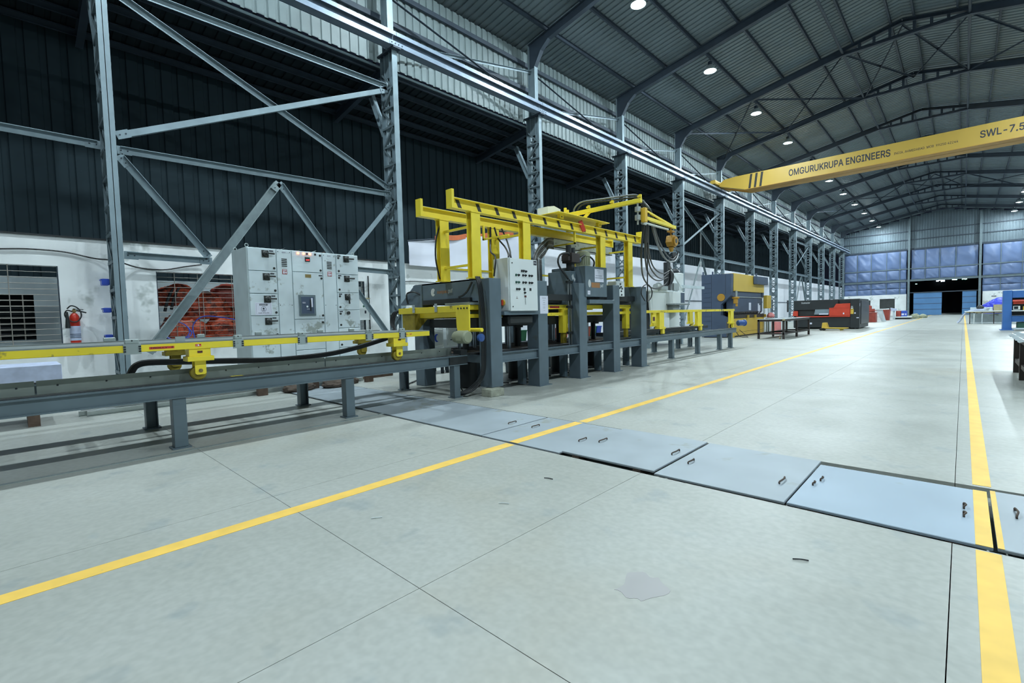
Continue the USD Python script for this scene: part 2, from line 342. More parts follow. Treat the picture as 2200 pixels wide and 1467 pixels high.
for xx in (-12.25, 8.19):
    part(ceiling, 'eave_beam', G().chan((xx, Y0, 10.83), (xx, YE, 10.83), .12, .36, .008, side=-1), 'steel_dark', 'deep dark channel along the eave')

# ---- lean-to roof of the side bay
side = thing('ceiling_side_bay', 'dark sloping sheet roof of the unlit side bay beyond the columns', None, kind='structure')
vs = np.array([2.75, 0, .42]); Ls = np.linalg.norm(vs); vs /= Ls
y = Y0
while y < YE-.01:
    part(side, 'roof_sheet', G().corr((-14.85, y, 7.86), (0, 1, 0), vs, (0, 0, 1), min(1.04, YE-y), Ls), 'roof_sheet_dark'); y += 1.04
for k in range(5):
    t = k/4; x, z = -14.7+2.55*t, 7.86+.39*t
    part(side, 'purlin', G().chan((x, Y0, z-.09), (x, YE, z-.09), .06, .15, .006), 'steel_dark')
for yk in YK:
    part(side, 'rafter', G().isec((-14.75, yk, 7.60), (-12.0, yk, 8.0), .14, .28, .012, .01), 'steel_dark')
part(side, 'head_rail', G().cyl((-12.04, Y0, 8.20), (-12.04, YE, 8.20), .035, 10), 'steel_grey', 'pale rail under the ribbed cladding edge')

# ---- left side: white partition, clerestory cladding above, dark outer wall beyond
wall_left = thing('wall_left', 'white plastered partition behind the lattice columns', None, kind='structure')
W = [(-1.0, .70, .78, 2.255), (2.18, 3.95, .762, 2.23), (5.5, 6.93, .85, 2.20)]
g, yy, T = G(), Y0, 2.79
for a, b, z0, z1 in W:
    g.box(-12.4, -12.2, yy, a, 0, T); g.box(-12.4, -12.2, a, b, 0, z0); g.box(-12.4, -12.2, a, b, z1, T); yy = b
g.box(-12.4, -12.2, yy, 13.2, 0, T)
part(wall_left, 'masonry', g, 'white_wall')
part(wall_left, 'coping', G().box(-12.42, -12.17, Y0, 8.3, T, T+.03), 'machine_black', 'black capping along the wall top')
part(wall_left, 'panel_wall', G().box(-12.4, -12.2, 13.2, YE, 0, 3.98), 'white_panel', 'taller white panelled stretch')
for yk in YK[2:-1]:
    part(wall_left, 'panel_rail', G().box(-12.2, -12.17, yk+.1, yk+BAY-.1, 1.78, 1.83), 'steel_dark', 'dark rail across the white wall')
for yk in (32.6, 44.9, 51.0, 57.2):
    part(wall_left, 'dark_opening', G().box(-12.2, -12.19, yk, yk+1.5, .9, 2.0), 'night', 'dark opening in the white wall')
for i, (a, b, z0, z1) in enumerate(W):
    w = thing(f'window_{i+1}', ('unglazed wall opening with bars beside the fire extinguisher', 'barred wall opening with orange sacking behind', 'narrow barred opening just past the grey switchgear')[i], None, kind='structure')
    for z in np.arange(z0+.10, z1-.04, .105):
        part(w, 'grille_bar', G().cyl((-12.25, a, z), (-12.25, b, z+.004), .006, 6), 'wire_grey')
    for f in (.18, .42, .47, .80, .86) if i else (.2, .52, .62):
        part(w, 'upright_bar', G().cyl((-12.235, a+(b-a)*f, z0), (-12.235, a+(b-a)*f, z1), .007, 6), 'wire_grey')
    part(w, 'frame', G().box(-12.28, -12.21, a, a+.015, z0, z1).box(-12.28, -12.21, b-.015, b, z0, z1), 'steel_dark')

upper = thing('wall_left_upper', 'ribbed pale cladding above the crane runway', None, kind='structure')
y = Y0
while y < YE-.01:
    part(upper, 'cladding_sheet', G().corr((-12.08, y, 8.33), (0, 1, 0), (0, 0, 1), (-1, 0, 0), min(1.04, YE-y), 2.62), 'cladding_light'); y += 1.04
for z in (9.55, 10.45):
    part(upper, 'girt', G().chan((-12.02, Y0, z), (-12.02, YE, z), .08, .14, .006, side=-1), 'steel_dark')

outer = thing('wall_outer_left', 'dark ribbed sheet wall of the side bay', None, kind='structure')
y = Y0
while y < YE-.01:
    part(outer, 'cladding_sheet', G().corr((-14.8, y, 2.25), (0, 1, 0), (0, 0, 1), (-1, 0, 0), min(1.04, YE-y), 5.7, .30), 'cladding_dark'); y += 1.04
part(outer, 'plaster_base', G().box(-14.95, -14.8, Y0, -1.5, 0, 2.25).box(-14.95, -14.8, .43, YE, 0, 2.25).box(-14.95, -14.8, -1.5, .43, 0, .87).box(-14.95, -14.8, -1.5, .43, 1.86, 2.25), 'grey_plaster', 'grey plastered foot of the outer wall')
w = thing('window_4', 'dark window in the outer wall seen through the barred opening', None, kind='structure')
part(w, 'dark_void', G().box(-15.3, -15.25, -1.6, .5, .8, 1.95), 'night')
for z in np.arange(.98, 1.85, .125): part(w, 'grille_bar', G().box(-14.86, -14.84, -1.5, .43, z, z+.014), 'wire_grey')
for y in (-1.1, -.62, -.12, .25): part(w, 'upright_bar', G().box(-14.85, -14.83, y, y+.02, .87, 1.86), 'wire_grey')
for k in (3, 5, 8):                                        # pale downpipes on the outer wall
    y = YK[k]+4.6
    single('downpipe', G().cyl((-14.66, y, .0), (-14.66, y, 7.5), .06, 10), 'box_white', f'white plastic downpipe on the dark outer wall, {ORD[(3,5,8).index(k)]} along the side bay', 'pipe', smooth=40)
part(outer, 'end_closer', G().box(-14.9, -11.5, Y0-.05, Y0, 0, 8.3), 'cladding_dark')

wall_right = thing('wall_right', 'plain ribbed sheet wall on the far side of the hall', None, kind='structure')
y = Y0
while y < YE-.01:
    part(wall_right, 'cladding_sheet', G().corr((8.2, y, 0), (0, 1, 0), (0, 0, 1), (1, 0, 0), min(2.6, YE-y), 11.1, .325), 'cladding_light'); y += 2.6

# ---- end wall
end = thing('wall_end', 'end wall with white base, blue film in the open bays and ribbed sheets above', None, kind='structure')
CX = (-5.1, 1.35)
for x in CX:
    part(end, 'column', G().isec((x, YE-.2, 0), (x, YE-.2, 12.2), .22, .34, .02, .014, up=(0, 1, 0)), 'steel_lace', 'tall steel wind column')
for a, b, wins in ((-12.4, -5.3, [(-10.1, -9.0, .6, 2.08), (-8.02, -6.47, .6, 2.2)]), (1.6, 8.2, [(3.55, 5.0, 1.55, 2.25)])):
    g, xx = G(), a
    for c, d, z0, z1 in wins:
        g.box(xx, c, YE-.05, YE+.15, 0, 2.72); g.box(c, d, YE-.05, YE+.15, 0, z0); g.box(c, d, YE-.05, YE+.15, z1, 2.72); xx = d
        part(end, 'window_shutter', G().box(c, d, YE+.06, YE+.1, z0, z1), 'tooling', 'dark shuttered window')
    g.box(xx, b, YE-.05, YE+.15, 0, 2.72); part(end, 'white_base', g, 'white_wall')
for a, b in ((-12.4, -5.2), (-5.0, 1.25), (1.45, 8.2)):
    part(end, 'beam', G().isec((a, YE-.12, 4.42), (b, YE-.12, 4.42), .12, .26, .014, .01), 'steel_lace')
for z in (5.9, 8.35, 9.55, 10.6):
    part(end, 'girt', G().bar((-12.2, YE-.02, z), (8.2, YE-.02, z), .08, .10 if z != 8.35 else .20), 'steel_dark' if z > 8 else 'steel_lace')
def film(x0, x1, z0, z1, seed):
    def fn(u, w):
        x, z = x0+(x1-x0)*u, z0+(z1-z0)*w
        e = np.sin(np.pi*np.clip(u, 0, 1))**.5*np.sin(np.pi*np.clip(w, 0, 1))**.5
        p = np.stack([x*1.1+z*.9, z*.5-x*.2, np.full_like(x, seed*3.7)], 1); q = np.stack([x*4+z*3.2, z*1.1, np.full_like(x, seed*1.3)], 1)
        y = YE+.05-e*(.30*(meshkit.fbm(p, 3, seed)-.35)+.13*meshkit.noise(q, seed))
        return np.stack([x, y, z], 1)
    return G().grid(fn, 14, 14)
sd = 1
for cols in ((-11.9, -10.45, -8.95, -7.35, -6.0, -5.3), (-4.9, -3.55, -2.2, -.75, 1.2), (1.55, 3.05, 4.75, 6.4, 8.1)):
    for i, (a, b) in enumerate(zip(cols[:-1], cols[1:])):
        for z0, z1 in ((5.95, 8.25), (4.55, 5.85)) + (((2.72, 3.45), (3.5, 4.28)) if cols[0] != -4.9 else ()):
            part(end, 'film_sheet', film(a+.03, b-.03, z0, z1, sd), 'film_blue', 'blue plastic film pulled over the bay', smooth=60); sd += 1
        if i: part(end, 'film_post', G().box(a-.03, a+.03, YE-.03, YE+.02, 2.72 if cols[0] != -4.9 else 4.55, 8.3), 'steel_lace')
x = -12.4
while x < 8.1:
    w_ = min(1.04, 8.2-x); zt = min(roof_z(x), roof_z(x+w_))
    part(end, 'cladding_sheet', G().corr((x, YE+.02, 8.4), (1, 0, 0), (0, 0, 1), (0, 1, 0), w_, zt-8.4), 'cladding_end'); x += 1.04
door = thing('door_1', 'pair of tall blue sliding doors standing part open in the end wall', None, loc=(-1.5, YE, 0), kind='structure')
for a, b in ((-4.62, -1.95), (-.12, 1.10)):
    z = 0
    lf = part(door, 'door_leaf', G().box(a, b, YE+.0, YE+.06, .03, 2.78), 'door_blue', 'blue sheet door leaf')
    for h in (.72, 1.42, 2.12): part(lf, 'door_rail', G().box(a, b, YE-.02, YE, h, h+.05), 'navy_paint')
    part(lf, 'door_stile', G().box((a+b)/2-.03, (a+b)/2+.03, YE-.015, YE, .03, 2.78), 'door_blue')
part(door, 'head_track', G().box(-5, 1.3, YE-.05, YE+.02, 2.80, 2.92), 'steel_dark')
yard = thing('far_shed', 'dark shed across the yard beyond the open doors', 'shed', (-2, YE+24, 0))
part(yard, 'shed_wall', G().box(-16, 12, YE+24, YE+24.3, 0, 7.5), 'night')
part(yard, 'shed_roof', G().prism([(-16, 7.5), (12, 7.5), (-2, 9)], 'y', YE+23.8, YE+26), 'night')
for i, (x, z, r, m) in enumerate(((-3.10, 5.12, .16, 'lamp_far'), (-2.75, 5.28, .20, 'lamp_far'), (-2.45, 5.10, .22, 'lamp_far'), (-1.25, 5.2, .13, 'lamp_far_green'), (-.95, 5.22, .15, 'lamp_far_green'), (-.1, 5.24, .14, 'lamp_far_green'), (.2, 5.22, .15, 'lamp_far_green'), (-5.7, 4.8, .10, 'lamp_far_green'))):
    t = thing('floodlight', f'small lit floodlight on the far shed, {ORD[i]} of the lights seen over the blue doors', 'floodlight', (x, YE+23.9, z))
    part(t, 'housing', G().box(x-r*1.1, x+r*1.1, YE+23.92, YE+23.995, z-r*.8, z+r*.8), 'steel_dark'); part(t, 'lens', G().box(x-r, x+r, YE+23.9, YE+23.915, z-r*.6, z+r*.6), m)

# ================================================================ STEEL FRAME
col = thing('lattice_column', 'grey lattice steel column rising behind the three blue boxes', 'column', (-11.6, YK[0], 0), 'lattice columns along the white wall')
y = YK[0]
for nm, x0, x1, sgn in (('inner_chord', -11.30, -11.50, 1), ('outer_chord', -11.90, -11.74, -1)):
    g = G().box(x0, x0-sgn*.012, y-.08, y+.08, .02, 8.38).box(x1, x1+sgn*.012, y-.055, y+.055, .02, 8.38).box(x0, x1, y-.005, y+.005, .02, 8.38)
    part(col, nm, g, 'steel_grey', 'flanged upright facing the aisle' if sgn > 0 else None)
part(col, 'base_plate', G().box(-12.0, -11.2, y-.16, y+.16, 0, .02), 'steel_grey')
part(col, 'cap_plate', G().box(-11.98, -11.16, y-.12, y+.12, 8.38, 8.42), 'steel_dark')
part(col, 'head_plate', G().box(-11.80, -11.45, y-.012, y+.012, 7.75, 8.38), 'steel_lace')
part(col, 'gusset_plate', G().box(-11.80, -11.45, y-.012, y+.012, 4.15, 4.75), 'steel_lace')
part(col, 'gusset_plate', G().box(-11.80, -11.45, y-.012, y+.012, 2.3, 2.6), 'steel_lace')
H = .512
for s in (-1, 1):
    yy = y+s*.086
    for k in range(15):
        z = .25+k*H
        part(col, 'lacing_bar', G().ang((-11.88, yy, z), (-11.34, yy, z), .085, .055, .005, side=s, top=-1), 'steel_lace')
        a, b = (-11.84, -11.38) if (k+(s > 0)) % 2 else (-11.38, -11.84)
        part(col, 'lacing_bar', G().ang((a, yy, z+.04), (b, yy, z+H-.04), .085, .055, .005, side=s if a < b else -s, top=-1), 'steel_lace')
part(col, 'knee_stub', G().isec((-11.9, y, 6.28), (-12.52, y, 7.55), .12, .16, .012, .008), 'steel_grey', 'short stub reaching up into the side bay')
CL = ['', 'grey lattice steel column between the grey switchgear and the yellow gantry', 'grey lattice steel column rising behind the white gantry box', 'grey lattice steel column behind the middle of the striped yellow gantry rails',
      'grey lattice steel column behind the hanging orange chain hoist', 'grey lattice steel column behind the navy side of the press brake', 'grey lattice steel column behind the yellow top panel of the press brake', 'grey lattice steel column just past the press brake', 'grey lattice steel column behind the long dark work table',
      'grey lattice steel column behind the left end of the black and red shear', 'grey lattice steel column behind the middle of the black and red shear', 'grey lattice steel column, second from the end wall', 'grey lattice steel column, last before the blue end wall']
for k in range(1, 13): copy(col, (-11.6, YK[k], 0), CL[k])

# crane runway along the columns
run = thing('crane_runway', 'long steel crane runway beam carried on the lattice columns', 'crane runway', (-11.3, YK[0], 8.42))
ends = [Y0]+YK+[YE-.6]
for a, b in zip(ends[:-1], ends[1:]):
    g = G().box(-11.40, -11.17, a+.006, b-.006, 8.42, 8.434).box(-11.18, -11.166, a+.006, b-.006, 8.42, 8.545).box(-11.31, -11.295, a+.006, b-.006, 8.43, 8.80)
    g.box(-11.40, -11.17, a+.006, b-.006, 8.786, 8.80).box(-11.18, -11.166, a+.006, b-.006, 8.70, 8.80).box(-11.43, -11.415, a+.006, b-.006, 8.42, 8.54)
    part(run, 'beam_segment', g, 'girder_steel')
part(run, 'crane_rail', G().box(-11.34, -11.26, Y0, YE-.6, 8.80, 8.815).box(-11.31, -11.29, Y0, YE-.6, 8.815, 8.85).box(-11.33, -11.27, Y0, YE-.6, 8.85, 8.875), 'rail_steel')
for yk in YK:
    s = part(run, 'splice_plate', G().box(-11.166, -11.156, yk-.22, yk+.22, 8.425, 8.54), 'girder_steel')
    for d in (-.16, -.05, .05, .16): part(s, 'bolt', G().cyl((-11.156, yk+d, 8.48), (-11.142, yk+d, 8.48), .016, 6), 'steel_dark')

# portal frames over the hall
def portal(y, label):
    t = thing('portal_frame', label, 'roof frame', (-11.6, y, 8.42), 'dark portal roof frames')
    M = lambda x: -4.06-x
    top = lambda x: roof_z(x)-.165
    for m in (0, 1):
        f = M if m else (lambda x: x)
        part(t, 'upper_column', G().box(f(-11.75), f(-11.45), y-.006, y+.006, 8.42, 10.15).box(f(-11.44), f(-11.456), y-.09, y+.09, 8.42, 10.15).box(f(-11.75), f(-11.734), y-.09, y+.09, 8.42, 10.95), 'steel_grey', 'upright above the crane runway')
        under = [(-11.45, 10.15), (-11.15, 10.62), (-10.8, 10.89), (-4.05, 12.21)]
        g = G().prism([(f(a), b) for a, b in [(-11.745, 10.15)]+under+[(-4.05, top(-4.05)), (-11.745, top(-11.745))]], 'y', y-.006, y+.006)
        for p, q in zip(under[:-1], under[1:]): g.bar((f(p[0]), y, p[1]), (f(q[0]), y, q[1]), .17, .014)
        g.bar((f(-11.745), y, top(-11.745)), (f(-4.05), y, top(-4.05)), .17, .014)
        part(t, 'rafter', g, 'steel_dark')
        part(t, 'top_chord', G().isec((f(-4.05), y, top(-4.05)-.07), (-2.03, y, top(-2.03)-.07), .17, .14, .014, .01), 'steel_dark')
        for x in (-3.45, -2.95, -2.42): part(t, 'truss_post', G().box(f(x)-.05, f(x)+.05, y-.03, y+.03, 12.29, top(x)-.12), 'steel_dark')
    part(t, 'bottom_chord', G().isec((-4.05, y, 12.26), (M(-4.05), y, 12.26), .17, .13, .014, .01), 'steel_dark')
    return t
fr = portal(YK[1], 'dark steel portal roof frame, first in view over the switchgear end of the hall')
for k in range(2, 13): copy(fr, (-11.6, YK[k], 8.42), f'dark steel portal roof frame, {ORD[k-1]} of the row from the camera end')

# bracing of the side wall
def strut(name, p, q, label, group, m='steel_grey', w=.09, h=.12, top=1, chan=False):
    p, q = np.array(p, float), np.array(q, float); c = (p+q)/2; c[2] = min(p[2], q[2])
    t = thing(name, label, 'brace', c, group)
    # the strut's upright leg faces the aisle; its flat leg sits at top (towards the aisle) or at foot (away)
    if chan: part(t, 'channel_bar', G().chan(p, q, .10, h, .01, side=1 if q[1] > p[1] else -1), m)
    else: part(t, 'angle_bar', G().ang(p, q, w, h, .01, side=top if q[1] > p[1] else -top, top=top), m)
    d = (q-p)/np.linalg.norm(q-p)
    for e, s in ((p, 1), (q, -1)):
        o = e+d*s*.06
        g = G().bar(o-d*.11+np.array([.012, 0, 0]), o+d*.11+np.array([.012, 0, 0]), .008, .15)
        gp = part(t, 'gusset', g, m)
        for k in (-.05, .05): part(gp, 'bolt', G().cyl(o+d*k+[.016, 0, 0], o+d*k+[.03, 0, 0], .012, 6), 'steel_dark')
    return t
BX, GB = -11.58, 'bracing bars between the first two lattice columns'
ya, yb = YK[0]+.17, YK[1]-.14
strut('brace_strut', (BX, ya, 4.42), (BX, yb, 4.56), 'level grey strut halfway up between the first two lattice columns', GB)
strut('brace_strut', (BX, -5, 4.42), (BX, YK[0]-.16, 4.44), 'level grey strut running off past the camera side of the column with blue boxes', GB)
strut('brace_strut', (BX, ya, 7.46), (BX, yb, 7.46), 'level grey strut high under the crane runway over the switchgear', GB)
strut('brace_diagonal', (BX, ya, 4.70), (BX, yb, 7.38), 'long grey diagonal brace climbing away from the column with blue boxes', GB, top=-1)
strut('brace_diagonal', (BX-.09, ya, 7.38), (BX-.09, yb, 4.76), 'long grey diagonal brace dropping away from the column with blue boxes', GB)
strut('brace_diagonal', (BX, 4.47, 4.30), (BX, 1.90, .62), 'long grey diagonal brace running down in front of the orange sacks', GB, h=.17, chan=True, m='brace_pale')
strut('brace_diagonal', (BX, 4.53, 4.30), (BX, 7.25, .66), 'grey diagonal brace that vanishes behind the switchgear top', GB)
strut('brace_diagonal', (BX, ya, 4.28), (BX, 2.97, 2.55), 'short grey diagonal brace from the column with blue boxes', GB)
strut('brace_diagonal', (BX, yb, 4.28), (BX, 6.05, 2.65), 'short grey diagonal brace landing on the far top corner of the switchgear', GB, top=-1)
strut('brace_strut', (BX, ya, 2.46), (BX, 3.0, 2.44), 'short level strut above the barred opening with orange sacks', GB)
strut('brace_strut', (BX, 6.05, 2.46), (BX, yb, 2.42), 'short level strut between the switchgear and the next column', GB)
GF = 'far wall bracing bars'
for i, k in enumerate((4, 8)):
    a, b = YK[k]+.17, YK[k+1]-.14; wh = ('behind the orange chain hoist', 'over the far black shear')[i]
    strut('brace_diagonal', (BX, a, 4.75), (BX, b, 7.4), f'pale diagonal brace climbing between columns {wh}', GF, top=-1)
    strut('brace_diagonal', (BX-.09, a, 7.4), (BX-.09, b, 4.75), f'dark diagonal brace dropping between columns {wh}', GF, m='steel_lace')
    strut('brace_strut', (BX, a, 7.5), (BX, b, 7.5), f'high level strut between columns {wh}', GF)
    mid = (a+b)/2
    strut('brace_diagonal', (BX, mid-.03, 4.3), (BX, a+.5, .7), f'grey brace leg leaning toward the camera {wh}', GF, top=-1, m='brace_pale')
    strut('brace_diagonal', (BX, mid+.03, 4.3), (BX, b-.5, .7), f'dark brace leg leaning away from the camera {wh}', GF, m='steel_lace')
for k in range(2, 12):
    single('wall_tie_beam', G().isec((BX, YK[k]+.15, 4.46), (BX, YK[k+1]-.15, 4.46), .12, .16, .012, .008), 'steel_grey', f'level tie beam above the white panelled wall, {ORD[k-2]} of the row from the gantry', 'beam', 'level tie beams above the white wall')
up = thing('upper_brace', 'cross brace above the crane runway, first in view', 'brace', (BX, YK[1], 8.7), 'cross braces above the crane runway')
part(up, 'angle_bar', G().ang((BX, YK[1]+.02, 9.94), (BX, YK[2]-.02, 8.72), .07, .07, .006, top=-1), 'steel_dark')
part(up, 'angle_bar', G().ang((BX-.1, YK[1]+.02, 8.72), (BX-.1, YK[2]-.02, 10.02), .07, .07, .006, top=1), 'steel_grey')
for k in range(2, 12): copy(up, (BX, YK[k], 8.7), f'cross brace above the crane runway, {ORD[k-1]} from the camera end')
for x in (-4.05, -.01):
    single('roof_tie', G().cyl((x, YK[0], 12.30), (x, YK[12], 12.30), .05, 10), 'steel_dark', 'long dark tube tying the roof frames on the %s side of the ridge' % ('lattice column' if x < -2 else 'far'), 'roof tie', smooth=40)
for k in (4, 9):
    for i, (x0, x1) in enumerate(((-11.3, -7.8), (-7.8, -4.05), (-4.05, -2.03), (-2.03, -.01), (-.01, 3.74))):
        t = thing('roof_brace', f'dark crossed roof brace, {ORD[i]} panel from the columns in the {"nearer" if k == 4 else "farther"} braced bay', 'brace', ((x0+x1)/2, YK[k]+3, roof_z((x0+x1)/2)-.5), 'crossed roof braces')
        z0, z1 = roof_z(x0)-.40, roof_z(x1)-.40
        part(t, 'angle_bar', G().ang((x0, YK[k], z0), (x1, YK[k+1], z1), .07, .07, .006), 'steel_dark')
        part(t, 'angle_bar', G().ang((x1, YK[k], z1-.02), (x0, YK[k+1], z0-.02), .07, .07, .006), 'steel_dark')

# ================================================================ HIGH-BAY LAMPS
def lamp(x, y, z, label, group):
    t = thing('high_bay_lamp', label, 'lamp', (x, y, z), group)
    a8 = np.arange(8)/8*2*np.pi; c8, s8 = np.cos(a8), np.sin(a8); k = np.arange(8); k1 = (k+1) % 8
    dome_v = np.vstack([np.stack([x+.155*c8, y+.155*s8, np.full(8, z)], 1), np.stack([x+.115*c8, y+.115*s8, np.full(8, z-.095)], 1), [(x, y, z-.13)]])
    dome_f = np.vstack([np.stack([k, k+8, k1+8], 1), np.stack([k, k1+8, k1], 1), np.stack([k+8, np.full(8, 16), k1+8], 1)])
    part(t, 'lens', G().add(dome_v, dome_f), 'lamp_lens', 'glowing domed lens')
    part(t, 'reflector', G().lathe((x, y, z), [(.17, .0), (.245, -.075), (.25, -.07), (.19, .06), (.12, .16), (.0, .17)], 28), 'steel_galv', smooth=40)
    part(t, 'driver_box', G().lathe((x, y, z+.17), [(.0, 0), (.09, 0), (.09, .14), (.0, .15)], 20), 'steel_dark', smooth=40)
    part(t, 'hook_rod', G().cyl((x, y, z+.3), (x, y, roof_z(x)-.16), .012, 8), 'steel_dark')
    return t
LY = [14.85+6.15*j for j in range(11)]
L0 = lamp(-7.95, LY[0], 11.33, 'lit round high-bay lamp cut by the top edge of the picture', 'high-bay lamps on the lattice column side')
n_ = ['', 'big lit round high-bay lamp with the widest glare in the roof', 'lit high-bay lamp, second below the brightest one', 'lit high-bay lamp just above the yellow crane girder', 'lit high-bay lamp hidden by the crane girder', 'lit high-bay lamp just below the yellow crane girder']
for j in range(1, 11):
    copy(L0, (-7.95, LY[j], 11.33), n_[j] if j < 6 else f'small lit high-bay lamp beyond the crane girder, {ORD[j-5]} of that receding row', 'high-bay lamps on the lattice column side')
for y in (8.7, 2.55, -3.6): copy(L0, (-7.95, y, 11.33), 'lit round high-bay lamp over the camera end of the hall', 'high-bay lamps over the camera end')
for y in (8.7, 2.55, -3.6): copy(L0, (3.89, y, 11.33), 'lit round high-bay lamp over the camera end of the hall', 'high-bay lamps over the camera end')
for j in range(11):
    copy(L0, (3.89, LY[j], 11.33), 'lit high-bay lamp at the side of the picture beyond the crane girder' if j < 8 else f'tiny lit high-bay lamp above the white work table, {ORD[j-8]} of three', 'high-bay lamps on the far side of the ridge')

# ================================================================ STEEL PLATES OVER THE FLOOR TRENCH
def floor_plate(x0, x1, y0, y1, z, m, label, handles=(), stripe=None):
    t = thing('floor_plate', label, 'steel plate', ((x0+x1)/2, (y0+y1)/2, z-.016), 'steel plates over the floor trench')
    part(t, 'plate', G().box(x0, x1, y0, y1, z-.016, z, .003), m)
    part(t, 'bearer', G().box(x0+.1, x0+.16, y0, y1, -.06, z-.016).box(x1-.16, x1-.1, y0, y1, -.06, z-.016), 'rust')
    for hx, hy, hl in handles:
        part(t, 'lifting_handle', G().tube([(hx, hy-hl/2, z), (hx, hy-hl/2, z+.014), (hx+.008, hy, z+.017), (hx, hy+hl/2, z+.014), (hx, hy+hl/2, z)], .005, 6, 3), 'rust', 'bent rusty lifting rod')
    if stripe: part(t, 'painted_stripe', G().box(*stripe, y0, y1, z, z+.0012), 'line_paint', 'yellow line painted over the plate')
    return t
floor_plate(-8.45, -7.02, 2.99, 3.95, .008, 'plate_steel', 'grey steel floor plate far back under the dark rail table')
floor_plate(-7.0, -5.46, 3.0, 3.96, .006, 'plate_steel', 'shaded steel floor plate between the rail table legs')
floor_plate(-5.43, -3.26, 2.985, 3.955, .006, 'plate_steel', 'long pale steel floor plate between the rail table and the yellow line', [(-3.36, 3.52, .11)])
floor_plate(-3.235, -2.335, 2.975, 3.955, .007, 'plate_steel', 'steel floor plate crossed by the narrow yellow line', [(-3.06, 3.54, .11), (-2.40, 3.40, .11)], LX)
floor_plate(-2.325, -1.535, 3.005, 3.965, .016, 'plate_steel', 'steel floor plate lying proud beside the one with the narrow yellow line', [(-2.23, 3.46, .12), (-1.60, 3.50, .13)])
floor_plate(-1.515, -.722, 2.972, 3.955, .012, 'plate_steel', 'steel floor plate with a brownish rubbed corner', [(-1.42, 3.36, .10), (-.82, 3.33, .12)])
floor_plate(-.712, .116, 2.98, 3.87, .010, 'plate_blue', 'bluest steel floor plate, just short of the wide yellow line', [(-.64, 3.52, .06), (-.66, 3.40, .05), (.02, 3.50, .06), (.02, 3.36, .05)], (RX[0], .116))
t = floor_plate(.130, 1.45, 2.985, 3.90, .012, 'plate_steel', 'steel floor plate beyond the wide yellow line at the picture edge', [(.215, 3.53, .13)], (.130, .152))

# ================================================================ RAIL TABLE (long dark track for the trolleys)
def rail_table(name, label, y0, y1, legs, rack):
    t = thing(name, label, 'rail table', (-5.7, (y0+y1)/2, 0))
    g = G().box(-5.055, -5.24, y0, y1, .568, .585, .002).box(-5.055, -5.20, y0, y1, .452, .464).box(-5.075, -5.087, y0, y1, .464, .568)
    part(t, 'near_beam', g, 'beam_grey', 'grey channel beam facing the aisle')
    part(t, 'rail', G().box(-5.085, -5.155, y0, y1, .585, .597, .002), 'rail_dark', 'worn running rail')
    g = G().box(-6.28, -6.43, y0, y1, .568, .585).box(-6.28, -6.43, y0, y1, .452, .464).box(-6.35, -6.362, y0, y1, .464, .568)
    part(t, 'far_beam', g, 'beam_grey'); part(t, 'rail', G().box(-6.315, -6.385, y0, y1, .585, .597, .002), 'rail_dark')
    for y in legs:
        for x in (-5.12, -6.36):
            g = G().box(x-.055, x+.055, y-.052, y-.042, .012, .452).box(x-.055, x+.055, y+.042, y+.052, .012, .452).box(x-.006, x+.006, y-.042, y+.042, .012, .452)
            if x > -6: g = G().box(x-.052, x+.055, y-.052, y+.052, .012, .452, .004)
            part(t, 'leg', g, 'beam_grey'); part(t, 'foot_plate', G().box(x-.075, x+.075, y-.072, y+.072, 0, .012), 'beam_grey')
        part(t, 'cross_member', G().box(-5.2, -6.28, y-.04, y+.04, .47, .55), 'machine_grey')
    if rack:
        a, b = rack; y = a; k = 0
        while y < b-.1:
            e = min(y+2.33, b)
            s = part(t, 'rack_plate', G().box(-5.262, -5.252, y, e-.012, .585, .695), 'rack_plate', 'pale upright plate with bolt holes')
            for q in np.arange(y+.12, e-.06, .30): part(s, 'bolt_hole', G().cyl((-5.252, q, .65), (-5.2495, q, .65), .0075, 8), 'machine_black')
            y = e
    return t
tab = rail_table('rail_table', 'long dark rail table carrying the yellow trolley in front of the switchgear', -2.2, 4.42, (-.57, 1.015, 2.645, 4.23), (-2.2, 4.3))
part(tab, 'paint_splash', G().box(-5.10, -5.15, 1.45, 1.56, .597, .5985), 'yellow_paint', 'splash of yellow paint')
part(tab, 'end_stop', G().box(-5.06, -5.22, 4.30, 4.42, .464, .66).box(-5.06, -5.1, 4.1, 4.3, .46, .57), 'machine_black', 'dark end stop with switch')
rail_table('rail_table', 'dark rail table beyond the press, running past the press brake', 9.36, 15.42, (11.0, 12.57, 14.13, 15.02), None)
tab2 = '/World/rail_table_001'
part(tab2, 'chain_tray', G().box(-6.2, -5.9, 9.4, 15.3, .60, .68), 'machine_black', 'long black cable tray')

# ---- the near trolley
tr = thing('trolley', 'low yellow trolley with a grey bed, parked on the rail table before the switchgear', 'trolley', (-5.7, 1.1, .6))
secs = [(-2.0, -.95), (-.87, .655), (.76, 1.475), (1.55, 2.085), (2.165, 2.865), (2.945, 3.32), (3.40, 3.775)]
for i, (a, b) in enumerate(secs):
    part(tr, 'side_beam', G().box(-5.05, -5.12, a, b, .884, .944, .003), 'yellow_worn' if i == 1 else 'yellow_paint', 'yellow side beam with chipped paint' if i == 1 else None)
    part(tr, 'far_side_beam', G().box(-6.28, -6.35, a, b, .884, .944), 'yellow_paint')
for i, (x0, x1) in enumerate(((-5.052, -5.84), (-6.26, -6.348))):
    part(tr, 'bed_strip', G().box(x0, x1, -2.0, 3.775, .944, .956), 'bed_grey', 'grey bed strip along the trolley top')
for y in np.arange(-1.8, 3.7, .61): part(tr, 'cross_bar', G().box(-5.12, -6.28, y-.03, y+.03, .89, .94), 'yellow_dirty')
